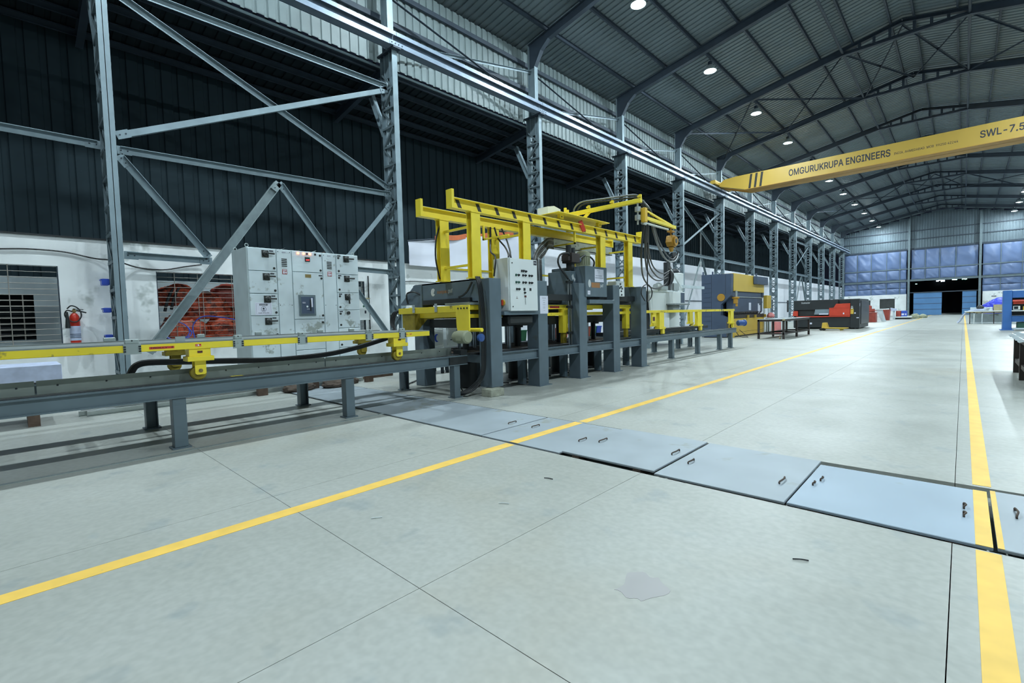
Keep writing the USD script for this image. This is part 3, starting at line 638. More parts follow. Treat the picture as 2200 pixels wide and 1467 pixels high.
for (a, b) in ((-.95, -.87), (.66, .755), (1.478, 1.547), (2.088, 2.162), (2.868, 2.942), (3.323, 3.397)):
    for x, s in ((-5.046, 1), (-6.352, -1)):
        br = part(tr, 'joint_bracket', G().box(x, x-s*.006, a-.012, b+.012, .868, .956).box(x, x-s*.04, a, b, .956, .995, .004), 'steel_galv', 'bolted grey joint bracket')
        if s > 0:
            for z in (.892, .912, .932):
                for y in (a-.003, b+.003): part(br, 'bolt', G().box(x, x+.006, y-.008, y+.008, z-.006, z+.006), 'machine_black')
            part(br, 'hole', G().cyl((x, (a+b)/2, .982), (x+.001, (a+b)/2, .982), .006, 8), 'machine_black')
part(tr, 'lug', G().box(-5.07, -5.10, 1.02, 1.09, .956, 1.0), 'steel_galv')
def wheel_unit(t, x, y, far=False):
    s = -1 if far else 1
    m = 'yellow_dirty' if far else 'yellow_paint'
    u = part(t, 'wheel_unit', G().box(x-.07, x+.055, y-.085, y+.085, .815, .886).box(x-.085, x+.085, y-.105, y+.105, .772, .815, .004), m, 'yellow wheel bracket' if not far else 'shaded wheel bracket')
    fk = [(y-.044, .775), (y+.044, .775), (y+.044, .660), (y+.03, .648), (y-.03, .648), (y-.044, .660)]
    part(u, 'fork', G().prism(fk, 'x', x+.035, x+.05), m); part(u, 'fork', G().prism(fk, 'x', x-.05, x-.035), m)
    part(u, 'wheel', G().lathe((x-.03, y-.012, .661), [(.0, 0), (.055, 0), (.064, .006), (.064, .054), (.055, .06), (.0, .06)], 24, (1, 0, 0)), 'yellow_dirty', smooth=30)
    if not far:
        part(u, 'hub_nut', G().lathe((x+.05, y, .684), [(.017, 0), (.017, .004), (.011, .004), (.011, .012), (0, .012)], 14, (1, 0, 0)), 'brass')
        part(u, 'number_label', G().box(x+.0555, x+.057, y-.02, y+.02, .845, .865), 'label_dark')
for y in (1.195, 3.32): wheel_unit(tr, -5.115, y)
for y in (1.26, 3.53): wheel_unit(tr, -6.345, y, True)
def red_tag(t, x, y0, y1, z0, z1, s, back='label_red', ink='ink'):
    lb = part(t, 'name_label', G().box(x, x+.0015, y0, y1, z0, z1), back, 'red label reading '+s)
    part(lb, 'lettering', G().text(s, (x+.0015, y0+(y1-y0)*.04, z0+(z1-z0)*.2), (z1-z0)*.62, 'x', (y1-y0)*.92, .0008, True), ink)
red_tag(tr, -5.05, .822, 1.0, .902, .922, 'TROLLY-3'); red_tag(tr, -5.05, 1.16, 1.205, .905, .928, '1', ink='box_white'); red_tag(tr, -5.05, 3.415, 3.50, .905, .930, 'L2', back='yellow_paint', ink='label_red')
hose = single('cable_chain', G().tube([(-5.95, .80, .61), (-5.95, .82, .665), (-5.95, .86, .715), (-5.95, .95, .735), (-5.95, 1.2, .722), (-5.95, 1.7, .69), (-5.95, 2.2, .662), (-5.95, 2.8, .68), (-5.95, 3.2, .735), (-5.95, 3.6, .82), (-5.95, 3.85, .885)], .032, 8), 'rubber_black', 'fat black cable chain looping under the yellow trolley', 'cable chain', smooth=40)

# ================================================================ PRESS
FR = [4.77, 5.815, 6.915, 8.02, 9.09]
press = thing('press', 'large dark grey press of five post frames astride the rail table', 'press', (-5.7, 6.9, 0))
for i, y in enumerate(FR):
    z0 = .105 if i == 0 else 0
    yb = y-.12 if i == 0 else y
    part(press, 'post', G().box(-4.82, -5.06, y-.117, y+.117, z0, 1.655, .006), 'machine_grey', 'grey box post on the aisle side' if i else 'grey box post standing on a concrete block')
    part(press, 'post', G().box(-6.40, -6.64, y-.117, y+.117, 0, 1.655, .006), 'machine_grey')
    if i: part(press, 'base_plate', G().box(-4.79, -5.10, y-.14, y+.16, 0, .012), 'machine_grey')
    if i == 0:
        part(press, 'head_beam', G().prism([(-5.06, 1.345), (-7.05, 1.352), (-6.62, 1.665), (-5.06, 1.66)], 'y', y-.10, y-.08).box(-5.06, -6.62, y-.10, y+.10, 1.645, 1.665).box(-5.06, -7.05, y-.08, y+.10, 1.345, 1.36), 'machine_grey', 'slanting head beam with the maker’s logo')
    else:
        part(press, 'head_beam', G().box(-5.06, -6.40, y-.10, y+.10, 1.36, 1.655), 'machine_grey')
    part(press, 'base_beam', G().box(-5.06, -6.40, y-.08, y+.08, .445, .565), 'machine_grey')
for a, b in zip(FR[:-1], FR[1:]):
    for x in (-4.86, -6.6):
        part(press, 'side_beam', G().box(x, x-.018 if x > -6 else x+.018, a+.12, b-.12, .445, .592).box(x+.03, x-.09, a+.12, b-.12, .58, .592).box(x+.03, x-.09, a+.12, b-.12, .445, .457), 'machine_grey', 'lower side beam between posts')
        part(press, 'top_beam', G().box(x-.03, x-.16, a+.12, b-.12, 1.40, 1.60) if x < -6 else G().box(x-.10, x-.18, a+.12, b-.12, 1.36, 1.46), 'machine_black')
    part(press, 'leg_block', G().box(-5.10, -5.22, b-.19, b-.117, .02, .445), 'machine_grey')
part(press, 'upper_platen', G().box(-5.2, -6.35, 4.62, 9.25, 1.32, 1.40, .006), 'machine_black', 'dark upper platen')
part(press, 'lower_platen', G().box(-5.2, -6.35, 4.75, 9.20, .955, 1.095, .006), 'machine_black', 'black lower platen')
for k in range(5): part(press, 'platen_rib', G().box(-5.16, -5.2, FR[k]-.25, FR[k]-.10, .93, .965), 'machine_black')
for y in (5.2, 5.55, 6.35, 7.35, 7.75, 8.5):
    for x in (-5.32, -6.15):
        part(press, 'lifting_rod', G().cyl((x, y, .56), (x, y, .955), .028, 14), 'rail_steel', 'bright lifting rod', smooth=40)
for y in (5.0, 6.2, 7.4, 8.6):
    part(press, 'lift_cylinder', G().lathe((-5.75, y, 0), [(0, .02), (.17, .02), (.17, .40), (.05, .44), (.05, .95), (0, .95)], 22), 'machine_black', 'black lift cylinder', smooth=40)
part(press, 'inner_rail', G().box(-5.10, -5.22, 4.45, 9.36, .585, .60).box(-6.30, -6.40, 4.45, 9.36, .585, .60), 'rail_dark')
part(press, 'oil_tray', G().box(-5.2, -6.3, 4.6, 9.2, .57, .585), 'rust', 'rusty drip tray')
for x, y in ((-5.95, 4.77), (-5.25, 4.77)):
    part(press, 'lifting_lug', G().prism([(x-.10, 1.655), (x+.10, 1.655), (x+.10, 1.73), (x+.06, 1.79), (x-.06, 1.79), (x-.10, 1.73)], 'y', y-.015, y+.015, [[(x+.03*math.cos(a), 1.735+.03*math.sin(a)) for a in np.linspace(0, 2*np.pi, 13)[:-1]]]), 'machine_grey', 'lifting lug with a hole')
lg = part(press, 'logo', G().prism([(-6.10+.055*math.cos(a)-.02, 1.52+.062*math.sin(a)) for a in np.linspace(.6, 5.7, 22)]+[(-6.11, 1.50)], 'y', FR[0]-.103, FR[0]-.10), 'logo_white', 'pale disc logo')
part(lg, 'logo_lettering', G().text('sunpac', (-6.02, FR[0]-.10, 1.495), .05, 'y', .27, .002, True), 'logo_orange')
part(lg, 'logo_lettering', G().text('puf', (-5.74, FR[0]-.10, 1.495), .06, 'y', .10, .002, True), 'logo_white')
blk = single('concrete_block', G().box(-4.70, -4.90, 4.52, 4.78, 0, .105, .006), 'concrete_block', 'rough concrete block under the first press post', 'block')
# power unit housing over the third and fourth posts
part(press, 'power_housing', G().box(-4.80, -5.55, 6.97, 7.66, 1.42, 1.96, .006), 'machine_grey', 'dark housing with a taped notice')
part(press, 'power_housing_side', G().box(-5.0, -5.5, 6.80, 6.97, 1.10, 1.88, .006), 'machine_grey')
part(press, 'housing_ledge', G().box(-4.76, -5.5, 7.03, 7.86, 1.30, 1.37, .004), 'machine_grey')
lg = part(press, 'logo', G().prism([(7.09+.042*math.cos(a), 1.655+.07*math.sin(a)) for a in np.linspace(0, 2*np.pi, 20)[:-1]], 'x', -4.80, -4.797), 'logo_white')
part(lg, 'logo_lettering', G().box(-4.80, -4.7985, 7.15, 7.42, 1.585, 1.675), 'logo_orange'); part(lg, 'logo_lettering', G().text('puf', (-4.80, 7.43, 1.60), .055, 'x', .10, .002, True), 'logo_white')
part(press, 'arrow_plate', G().box(-4.995, -5.0, 6.81, 6.96, 1.66, 1.84), 'machine_grey')
part(press, 'arrow_mark', G().prism([(6.83, 1.79), (6.88, 1.83), (6.90, 1.77), (6.95, 1.74), (6.92, 1.69), (6.88, 1.74), (6.85, 1.72)], 'x', -4.995, -4.993), 'logo_white', 'white curled arrows mark')
hp = thing('hydraulic_valve', 'dark hydraulic valve block on top of the press power housing', 'valve block', (-5.1, 7.1, 1.96))
part(hp, 'manifold', G().box(-5.0, -5.22, 6.86, 7.10, 2.03, 2.20, .006).box(-5.03, -5.19, 6.80, 6.90, 2.06, 2.16, .006), 'dark_brown')
part(hp, 'pedestal', G().box(-5.04, -5.16, 6.90, 6.99, 1.90, 2.04), 'machine_black')
part(hp, 'solenoid', G().cyl((-5.1, 6.90, 2.20), (-5.1, 6.90, 2.34), .05, 14).cyl((-5.1, 7.02, 2.20), (-5.1, 7.02, 2.30), .045, 14), 'machine_black', smooth=40)
part(hp, 'side_coil', G().cyl((-5.1, 7.10, 2.10), (-5.1, 7.22, 2.10), .05, 14), 'navy_paint', smooth=40)
mt = thing('electric_motor', 'upright grey green electric motor on the press power housing', 'motor', (-5.2, 7.45, 1.96))
part(mt, 'body', G().lathe((-5.2, 7.48, 1.96), [(0, 0), (.14, 0), (.14, .05), (.125, .06), (.125, .22), (.135, .23), (.135, .30), (.08, .33), (0, .33)], 24), 'motor_green', smooth=35)
for a in np.linspace(0, 2*np.pi, 19)[:-1]: part(mt, 'cooling_fin', G().bar((-5.2+.12*math.cos(a), 7.48+.12*math.sin(a), 2.03), (-5.2+.12*math.cos(a), 7.48+.12*math.sin(a), 2.18), .006, .03, up=(math.cos(a), math.sin(a), 0)), 'motor_green')
def sheet_of_paper(y0, y1, z0, z1, x, label, lines, m='paper'):
    t = thing('notice', label, 'paper notice', (x, (y0+y1)/2, z0), 'white paper notices on the press')
    part(t, 'sheet', G().box(x, x+.0015, y0, y1, z0, z1), m)
    for f, h, a, b in lines: part(t, 'print_line', G().box(x+.0015, x+.002, y0+(y1-y0)*a, y0+(y1-y0)*b, z0+(z1-z0)*f, z0+(z1-z0)*(f+h)), 'ink_pale')
sheet_of_paper(5.745, 5.945, 1.14, 1.42, -4.82, 'white paper notice taped to the second press post beside the control box', [(.86, .03, .25, .75), (.74, .02, .35, .65), (.6, .03, .4, .6), (.5, .02, .35, .65), (.4, .02, .4, .6), (.3, .03, .38, .62), (.18, .02, .45, .6)])
sheet_of_paper(7.26, 7.55, 1.69, 1.92, -4.80, 'white paper notice taped to the press power housing', [(.85, .03, .25, .6), (.72, .02, .4, .62), (.45, .06, .1, .8), (.28, .07, .05, .95)])
sheet_of_paper(7.03, 7.11, 1.46, 1.53, -4.80, 'small white label at the foot of the power housing', [(.5, .1, .3, .7)])
part(press, 'riser_pipe', G().cyl((-4.98, 6.70, .60), (-4.98, 6.70, 1.72), .012, 8).cyl((-4.98, 6.78, .60), (-4.98, 6.78, 1.72), .012, 8), 'hose_grey', 'pair of steel oil pipes', smooth=40)
for z in (.80, 1.25, 1.68): part(press, 'pipe_clamp', G().box(-4.955, -5.0, 6.66, 6.82, z-.02, z+.02), 'machine_black')

# control box
cb = thing('control_box', 'white control box with rows of black buttons on the press', 'control box', (-4.88, 5.3, 1.19))
part(cb, 'case', G().box(-4.765, -5.06, 4.985, 5.60, 1.19, 1.955, .005), 'box_white')
dr = part(cb, 'door', G().box(-4.745, -4.765, 5.0, 5.61, 1.185, 1.95, .006), 'box_white', 'white door full of buttons')
X0 = -4.745
bt = [(5.255, 1.775), (5.295, 1.775), (5.345, 1.77)]
for z in (1.71, 1.605): bt += [(5.13, z), (5.185, z), (5.28, z), (5.335, z), (5.42, z), (5.475, z)]
bt += [(5.14, 1.505), (5.19, 1.505), (5.31, 1.455)]
for i, (y, z) in enumerate(bt):
    part(dr, 'push_button', G().lathe((X0, y, z), [(.018, 0), (.018, .004), (.013, .005), (.013, .022), (0, .022)], 14, (1, 0, 0)), 'green_motor' if i in (3, 9, 10) else 'machine_black')
for y in (5.305, 5.44): part(dr, 'display', G().box(X0, X0+.004, y-.02, y+.02, 1.485, 1.525), 'machine_black')
part(dr, 'red_label', G().box(X0, X0+.002, 5.30, 5.345, 1.385, 1.415), 'label_dark'); part(dr, 'key_cord', G().tube([(X0+.004, 5.32, 1.39), (X0+.006, 5.318, 1.33), (X0+.004, 5.325, 1.28)], .004, 5), 'steel_galv', 'key hanging on a cord')
part(dr, 'maker_badge', G().box(X0, X0+.002, 5.525, 5.595, 1.875, 1.94), 'ink'); part(dr, 'badge_print', G().text('PUF', (X0+.002, 5.532, 1.895), .025, 'x', .055, .001, True), 'logo_white')
for z in (1.88, 1.25): part(dr, 'lock', G().cyl((X0, 5.05, z), (X0+.006, 5.05, z), .009, 10), 'machine_black')
part(dr, 'pen_mark', G().box(X0, X0+.001, 5.12, 5.16, 1.365, 1.372).box(X0, X0+.001, 5.137, 5.143, 1.372, 1.40), 'label_dark')
sw = part(cb, 'main_switch', G().cyl((-4.88, 4.985, 1.31), (-4.88, 4.965, 1.31), .045, 20), 'press_yellow', 'orange and yellow main switch'); part(sw, 'knob', G().box(-4.855, -4.895, 4.94, 4.966, 1.27, 1.35, .006), 'shear_red')
part(cb, 'bracket', G().box(-4.78, -5.06, 4.9, 5.70, 1.13, 1.185), 'machine_grey'); part(cb, 'gland_bundle', G().box(-4.83, -5.0, 5.05, 5.60, .98, 1.13, .03), 'rubber_black', 'dark bunch of cables under the box')
sp = thing('pendant_panel', 'small white button panel beside the fourth press post', 'control box', (-4.95, 8.3, 1.445))
part(sp, 'case', G().box(-4.90, -5.10, 8.155, 8.46, 1.445, 1.745, .006), 'box_white')
for y, z in ((8.30, 1.69), (8.27, 1.61), (8.32, 1.635), (8.36, 1.60), (8.33, 1.55), (8.34, 1.48)): part(sp, 'push_button', G().cyl((-4.90, y, z), (-4.885, y, z), .016, 12), 'machine_black')

# trolley standing inside the press
t2 = thing('trolley', 'raised yellow trolley standing inside the dark press', 'trolley', (-5.7, 6.8, .6))
part(t2, 'end_beam', G().box(-5.09, -6.52, 4.28, 4.36, 1.185, 1.275, .003), 'yellow_worn'); part(t2, 'end_beam', G().box(-5.09, -6.38, 4.40, 4.46, 1.115, 1.19, .003), 'yellow_paint')
pl = part(t2, 'drive_plate', G().prism([(-5.09, 1.278), (-4.81, 1.278), (-4.815, .93), (-4.86, .90), (-5.05, .90), (-5.075, .98)], 'y', 4.255, 4.275), 'yellow_paint', 'tall yellow drive plate')
for k in range(4): part(pl, 'bolt', G().cyl((-5.03+.062*k, 4.255, 1.235), (-5.03+.062*k, 4.245, 1.235), .012, 6), 'machine_black')
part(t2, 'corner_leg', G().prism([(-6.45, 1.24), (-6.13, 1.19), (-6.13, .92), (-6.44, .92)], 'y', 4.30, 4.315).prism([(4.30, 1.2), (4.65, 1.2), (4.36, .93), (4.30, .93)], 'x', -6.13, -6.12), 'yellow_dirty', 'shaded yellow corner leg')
mo = part(t2, 'drive_motor', G().lathe((-5.10, 4.24, .845), [(0, 0), (.06, 0), (.078, .02), (.078, .07), (.09, .08), (.09, .26), (.07, .28), (0, .28)], 22, (1, 0, 0)), 'motor_green', 'grey green geared motor', smooth=35)
part(mo, 'terminal_box', G().box(-4.98, -4.88, 4.15, 4.22, .80, .86), 'motor_green'); part(mo, 'gearbox', G().lathe((-4.80, 4.42, .83), [(0, 0), (.05, 0), (.055, .02), (.055, .05), (0, .06)], 16, (1, 0, 0)), 'motor_blue')
part(t2, 'drive_shaft', G().cyl((-5.0, 4.42, .935), (-4.74, 4.42, .935), .028, 14), 'yellow_paint', smooth=40)
for z0, z1, m in ((1.215, 1.285, 'yellow_paint'), (1.10, 1.155, 'yellow_worn')):
    part(t2, 'side_beam', G().box(-5.07, -5.13, 4.36, 9.4, z0, z1, .003), m); part(t2, 'side_beam', G().box(-6.28, -6.34, 4.36, 9.4, z0, z1, .003), m)
for y in (6.72, 8.86):
    part(t2, 'leg', G().box(-5.065, -5.16, y-.07, y+.07, .80, 1.215), 'yellow_paint'); part(t2, 'wheel_fork', G().box(-5.085, -5.14, y-.05, y+.05, .62, .80), 'yellow_dirty')
part(t2, 'bed_sheet', G().box(-5.10, -6.3, 4.85, 9.35, 1.288, 1.30), 'bed_grey'); part(t2, 'bed_sheet', G().box(-5.05, -5.62, 4.50, 4.95, 1.29, 1.315).box(-5.05, -5.60, 4.48, 4.95, 1.318, 1.325), 'sheet_top')
red_tag(t2, -5.07, 6.30, 6.56, 1.23, 1.268, 'TROLLY-2')
for x in (-5.55, -6.1): part(t2, 'bracket', G().box(x-.03, x+.03, 4.27, 4.275, 1.20, 1.32), 'steel_galv')

# ---- trolley on the far rail table
t3 = thing('trolley', 'tall-legged yellow trolley on the rail table before the press brake', 'trolley', (-5.7, 12.6, .6))
for x in (-5.05, -6.30):
    part(t3, 'side_beam', G().box(x, x-.07, 9.55, 15.2, 1.108, 1.168, .003), 'yellow_worn', 'scuffed yellow side beam')
    for a, b in ((10.26, 10.49), (12.42, 12.69), (14.88, 15.12)):
        lg = part(t3, 'leg', G().box(x, x-.08, a, b, .78, 1.108, .003), 'yellow_paint'); part(lg, 'foot_plate', G().box(x+.01, x-.10, a-.02, b+.06, .735, .78), 'yellow_paint')
        part(t3, 'wheel_fork', G().box(x-.01, x-.07, b-.06, b+.05, .62, .735), 'yellow_paint'); part(t3, 'wheel', G().lathe((x-.10, b-.02, .655), [(0, 0), (.045, 0), (.056, .005), (.056, .035), (0, .035)], 18, (1, 0, 0)), 'machine_black')
for y in (9.8, 12.0, 13.6, 15.1): part(t3, 'cross_beam', G().box(-5.12, -6.30, y-.03, y+.03, 1.11, 1.16), 'yellow_paint')
part(t3, 'switch_box', G().box(-5.03, -5.05, 9.86, 10.02, .88, 1.06, .004), 'yellow_paint', 'small yellow switch box'); part(t3, 'switch_box', G().box(-5.028, -5.03, 9.89, 9.99, .93, 1.02), 'label_dark')
mo = part(t3, 'drive_motor', G().lathe((-4.98, 15.25, .74), [(0, 0), (.06, 0), (.085, .02), (.085, .22), (.10, .23), (.10, .26), (0, .27)], 20, (.5, .87, 0)), 'motor_blue', 'blue drive motor', smooth=35)
red_tag(t3, -5.05, 10.30, 10.55, 1.125, 1.15, 'TROLLY-1', 'yellow_paint', 'ink')

# ================================================================ YELLOW GANTRY ON TOP OF THE PRESS
ga = thing('striped_gantry', 'yellow gantry frame with black striped rails on top of the press', 'gantry', (-5.35, 6.8, 1.655))
for x, nm in ((-5.0, 'rail_beam'), (-5.70, 'rail_beam')):
    part(ga, nm, G().isec((x-.05, 4.18, 2.657), (x-.05, 9.36, 2.657), .11, .145, .012, .010), 'yellow_paint', 'striped yellow rail beam' if x > -5.2 else 'plain yellow rail beam')
    for y in (4.18, 9.34): part(ga, 'end_stop', G().box(x+.01, x-.11, y-.012, y+.03, 2.585, 2.835), 'yellow_paint')
    part(ga, 'square_rail', G().box(x-.035, x-.065, 4.25, 9.3, 2.7295, 2.745), 'rail_steel')
    for y in (4.60, 5.68, 7.86, 8.89):
        w = .085
        part(ga, 'post', G().box(x, x-.012, y-w, y+w, 1.67, 2.575).box(x-.09, x-.102, y-w, y+w, 1.67, 2.575).box(x-.012, x-.09, y-.006, y+.006, 1.67, 2.575), 'yellow_paint')
        part(ga, 'cap_plate', G().box(x+.01, x-.11, y-w-.01, y+w+.01, 2.575, 2.585), 'yellow_paint'); part(ga, 'foot_plate', G().box(x+.02, x-.12, y-w-.02, y+w+.02, 1.657, 1.67), 'yellow_paint')
y = 4.27
while y < 9.3:
    part(ga, 'hazard_stripe', G().prism([(y, 2.715), (y+.065, 2.715), (y+.125, 2.597), (y+.06, 2.597)], 'x', -5.0435, -5.0445+.0025), 'hazard_black', 'slanted black hazard stripe'); y += .372
for y in (4.60, 5.68, 7.86, 8.89):
    for z in (2.40, 1.86): part(ga, 'tie_bar', G().box(-5.1, -5.7, y-.02, y+.02, z-.015, z+.015), 'yellow_paint')
for a, b in zip((4.60, 5.68, 7.86), (5.68, 7.86, 8.89)):
    part(ga, 'side_tie', G().box(-5.72, -5.75, a+.09, b-.09, 1.845, 1.875), 'yellow_paint')
part(ga, 'hanger', G().box(-5.65, -5.68, 5.36, 5.39, 2.35, 2.585).box(-5.1, -5.68, 5.36, 5.39, 2.35, 2.375), 'yellow_paint')
part(ga, 'hanger', G().box(-5.03, -5.06, 7.0, 7.03, 2.37, 2.59).box(-5.03, -5.7, 7.0, 7.03, 2.37, 2.395), 'yellow_paint')
tyv = part(ga, 'cable_tray', G().box(-5.50, -5.512, 6.9, 9.0, 2.36, 2.53).box(-5.50, -5.68, 6.9, 9.0, 2.36, 2.372).box(-5.50, -5.68, 6.9, 9.0, 2.52, 2.53), 'steel_galv', 'grey perforated cable tray')
for y in np.arange(7.05, 8.9, .31): part(tyv, 'hole', G().cyl((-5.5, y, 2.44), (-5.4985, y, 2.44), .009, 8), 'machine_black')
ca = thing('gantry_carriage', 'yellow wheeled carriage plate with a long boom, riding the gantry rails', 'carriage', (-5.35, 7.2, 2.745))
part(ca, 'plate', G().box(-4.93, -5.85, 6.42, 8.0, 2.83, 2.845, .003), 'yellow_paint')
for x in (-5.05, -5.75):
    for y in (6.62, 7.80):
        b = part(ca, 'wheel_block', G().box(x-.03, x+.03, y-.05, y+.05, 2.755, 2.83), 'yellow_paint'); part(b, 'axle_hole', G().cyl((x+.03, y, 2.79), (x+.032, y, 2.79), .012, 10), 'machine_black')
part(ca, 'motor_cover', G().prism([(6.90, 2.845), (7.28, 2.845), (7.28, 3.10), (7.09, 3.135), (6.90, 3.10)], 'x', -5.55, -5.80), 'box_white', 'white box with a shallow peaked top')
part(ca, 'upright', G().box(-5.45, -5.49, 7.30, 7.34, 2.845, 3.12), 'yellow_paint'); part(ca, 'stop_block', G().bar((-5.02, 7.15, 2.79), (-4.98, 7.22, 2.60), .03, .07), 'shear_red', 'orange stop')
part(ca, 'boom', G().box(-5.68, -4.0, 7.465, 7.535, 2.985, 3.055, .004), 'yellow_paint', 'long square yellow boom')
part(ca, 'boom_support', G().bar((-5.2, 7.45, 2.845), (-5.05, 7.5, 3.0), .04, .05).bar((-5.6, 7.5, 2.845), (-5.6, 7.5, 3.0), .06, .06), 'yellow_paint')
for x in (-5.55, -5.06, -4.56, -4.02): part(ca, 'hose_guide', G().box(x-.02, x+.02, 7.48, 7.52, 3.055, 3.12).box(x-.035, x+.035, 7.46, 7.48, 3.07, 3.10), 'yellow_paint')
for z in (2.84, 2.70): part(ca, 'swivel', G().cyl((-4.07, 7.5, z), (-4.07, 7.5, z+.08), .05, 18), 'aluminium', 'bright swivel joint', smooth=40)
part(ca, 'swivel_pin', G().cyl((-4.07, 7.5, 2.62), (-4.07, 7.5, 3.0), .016, 12), 'aluminium', smooth=40)
part(ca, 'swivel_block', G().box(-3.95, -4.03, 7.53, 7.62, 2.66, 2.90, .004), 'yellow_deep')
part(ca, 'second_arm', G().bar((-4.02, 7.58, 2.75), (-4.05, 8.90, 2.73), .055, .055).bar((-4.02, 7.58, 2.89), (-4.05, 8.72, 2.76), .03, .03), 'yellow_paint', 'braced yellow second arm')
part(ca, 'arm_cylinder', G().cyl((-4.04, 7.62, 2.67), (-4.05, 8.60, 2.66), .02, 12).cyl((-4.04, 7.60, 2.66), (-4.04, 7.72, 2.66), .03, 12), 'aluminium', 'bright cylinder under the arm', smooth=40)
ho = thing('chain_hoist', 'orange chain hoist hanging from the end of the yellow boom', 'chain hoist', (-4.05, 8.72, 2.36))
part(ho, 'hook', G().tube([(-4.05, 8.72, 2.70), (-4.05, 8.72, 2.60), (-4.05, 8.75, 2.55)], .014, 8).box(-4.10, -4.0, 8.66, 8.80, 2.62, 2.65, .006), 'crane_orange', smooth=40)
part(ho, 'body', G().prism([(8.62, 2.43), (8.66, 2.55), (8.74, 2.57), (8.82, 2.54), (8.86, 2.47), (8.85, 2.38), (8.78, 2.34), (8.68, 2.36)], 'x', -4.11, -3.99).cyl((-3.99, 8.74, 2.45), (-3.95, 8.74, 2.45), .085, 20), 'crane_orange', smooth=30)
part(ho, 'cover_badge', G().cyl((-3.95, 8.735, 2.45), (-3.947, 8.735, 2.45), .042, 18), 'tooling'); part(ho, 'side_slot', G().box(-3.989, -3.986, 8.815, 8.845, 2.40, 2.49), 'tooling')
part(ho, 'chain_bucket', G().lathe((-4.05, 8.74, 2.26), [(0, 0), (.03, 0), (.05, .08), (0, .08)], 14), 'crane_orange')

# hoses
HG = 'black hoses hanging from the yellow boom'
hs = {'slack loop hanging lowest from the boom end': [(-4.05, 7.6, 3.0), (-4.05, 7.73, 2.85), (-4.1, 7.73, 2.51), (-4.6, 8.6, 2.13), (-5.4, 10.22, 1.89), (-6.2, 12.28, 1.78), (-7.0, 14.67, 2.04), (-7.2, 15.37, 2.38)],
 'second lowest loop from the boom end': [(-4.05, 7.6, 3.02), (-4.05, 7.76, 2.9), (-4.1, 7.83, 2.52), (-4.7, 8.96, 2.17), (-5.4, 10.47, 2.01), (-6.3, 12.76, 2.02), (-7.2, 15.3, 2.3)],
 'third lowest loop from the boom end': [(-4.05, 7.6, 3.03), (-4.05, 7.81, 2.92), (-4.1, 7.88, 2.53), (-4.7, 9.06, 2.27), (-5.4, 10.59, 2.13), (-6.3, 12.91, 2.09), (-7.2, 15.37, 2.46)],
 'fourth lowest loop from the boom end': [(-4.05, 7.6, 3.04), (-4.05, 7.84, 2.93), (-4.1, 7.92, 2.61), (-4.7, 9.1, 2.37), (-5.6, 11.1, 2.23), (-6.5, 13.47, 2.27), (-7.2, 15.44, 2.54)],
 'coiled at its far end below the hoist': [(-4.05, 7.65, 3.03), (-4.05, 7.89, 2.91), (-4.3, 8.49, 2.71), (-5.0, 10.08, 2.64), (-6.0, 12.45, 2.63), (-6.8, 14.59, 2.73), (-7.2, 15.88, 2.99), (-7.2, 16.03, 3.16), (-7.2, 15.8, 3.28), (-7.2, 15.4, 3.1)],
 'with a grey shine, just under the hoist': [(-4.05, 7.62, 3.04), (-4.05, 7.93, 2.89), (-4.5, 8.96, 2.7), (-5.2, 10.62, 2.6), (-6.2, 13.12, 2.6), (-6.9, 15.15, 2.8), (-7.2, 16.07, 3.13), (-7.2, 15.74, 3.27), (-7.2, 15.38, 3.08)],
 'closest beneath the hoist body': [(-4.05, 7.65, 3.05), (-4.05, 7.96, 2.87), (-4.5, 9.02, 2.71), (-5.2, 10.72, 2.66), (-6.2, 13.18, 2.71), (-6.9, 15.01, 2.85), (-7.2, 15.96, 3.08)]}
for i, (k, p) in enumerate(hs.items()): single('hose', G().tube(p, .018 if i != 5 else .022, 7), 'hose_grey' if i == 5 else 'rubber_black', 'black hose '+k, 'hose', HG, smooth=40)
single('hose', G().tube([(-5.41, 7.5, 3.0), (-5.38, 7.5, 3.13), (-5.22, 7.5, 3.21), (-4.86, 7.5, 3.19), (-4.43, 7.5, 3.16), (-4.11, 7.5, 3.13), (-4.03, 7.55, 3.06)], .016, 7), 'hose_grey', 'grey hose arched high along the top of the boom', 'hose', HG, smooth=40)
single('hose', G().tube([(-5.36, 7.52, 2.95), (-5.32, 7.52, 3.10), (-5.17, 7.52, 3.17), (-4.71, 7.52, 3.14), (-4.29, 7.52, 3.11), (-4.08, 7.54, 3.09)], .014, 7), 'rubber_black', 'black hose running just above the boom', 'hose', HG, smooth=40)
single('hose', G().tube([(-4.06, 7.62, 2.98), (-4.1, 7.9, 2.78), (-4.4, 8.46, 2.11), (-4.6, 8.83, 1.41), (-4.76, 9.1, 1.36), (-4.77, 9.28, 1.40), (-4.77, 9.36, 1.55), (-4.77, 9.22, 1.69), (-4.77, 8.99, 1.66), (-4.77, 8.9, 1.51), (-4.77, 9.05, 1.36)], .011, 6), 'rubber_black', 'thin black cable dropping straight to a coil on the last press post', 'cable', HG, smooth=40)
HL = 'black hoses from the gantry down to the press'
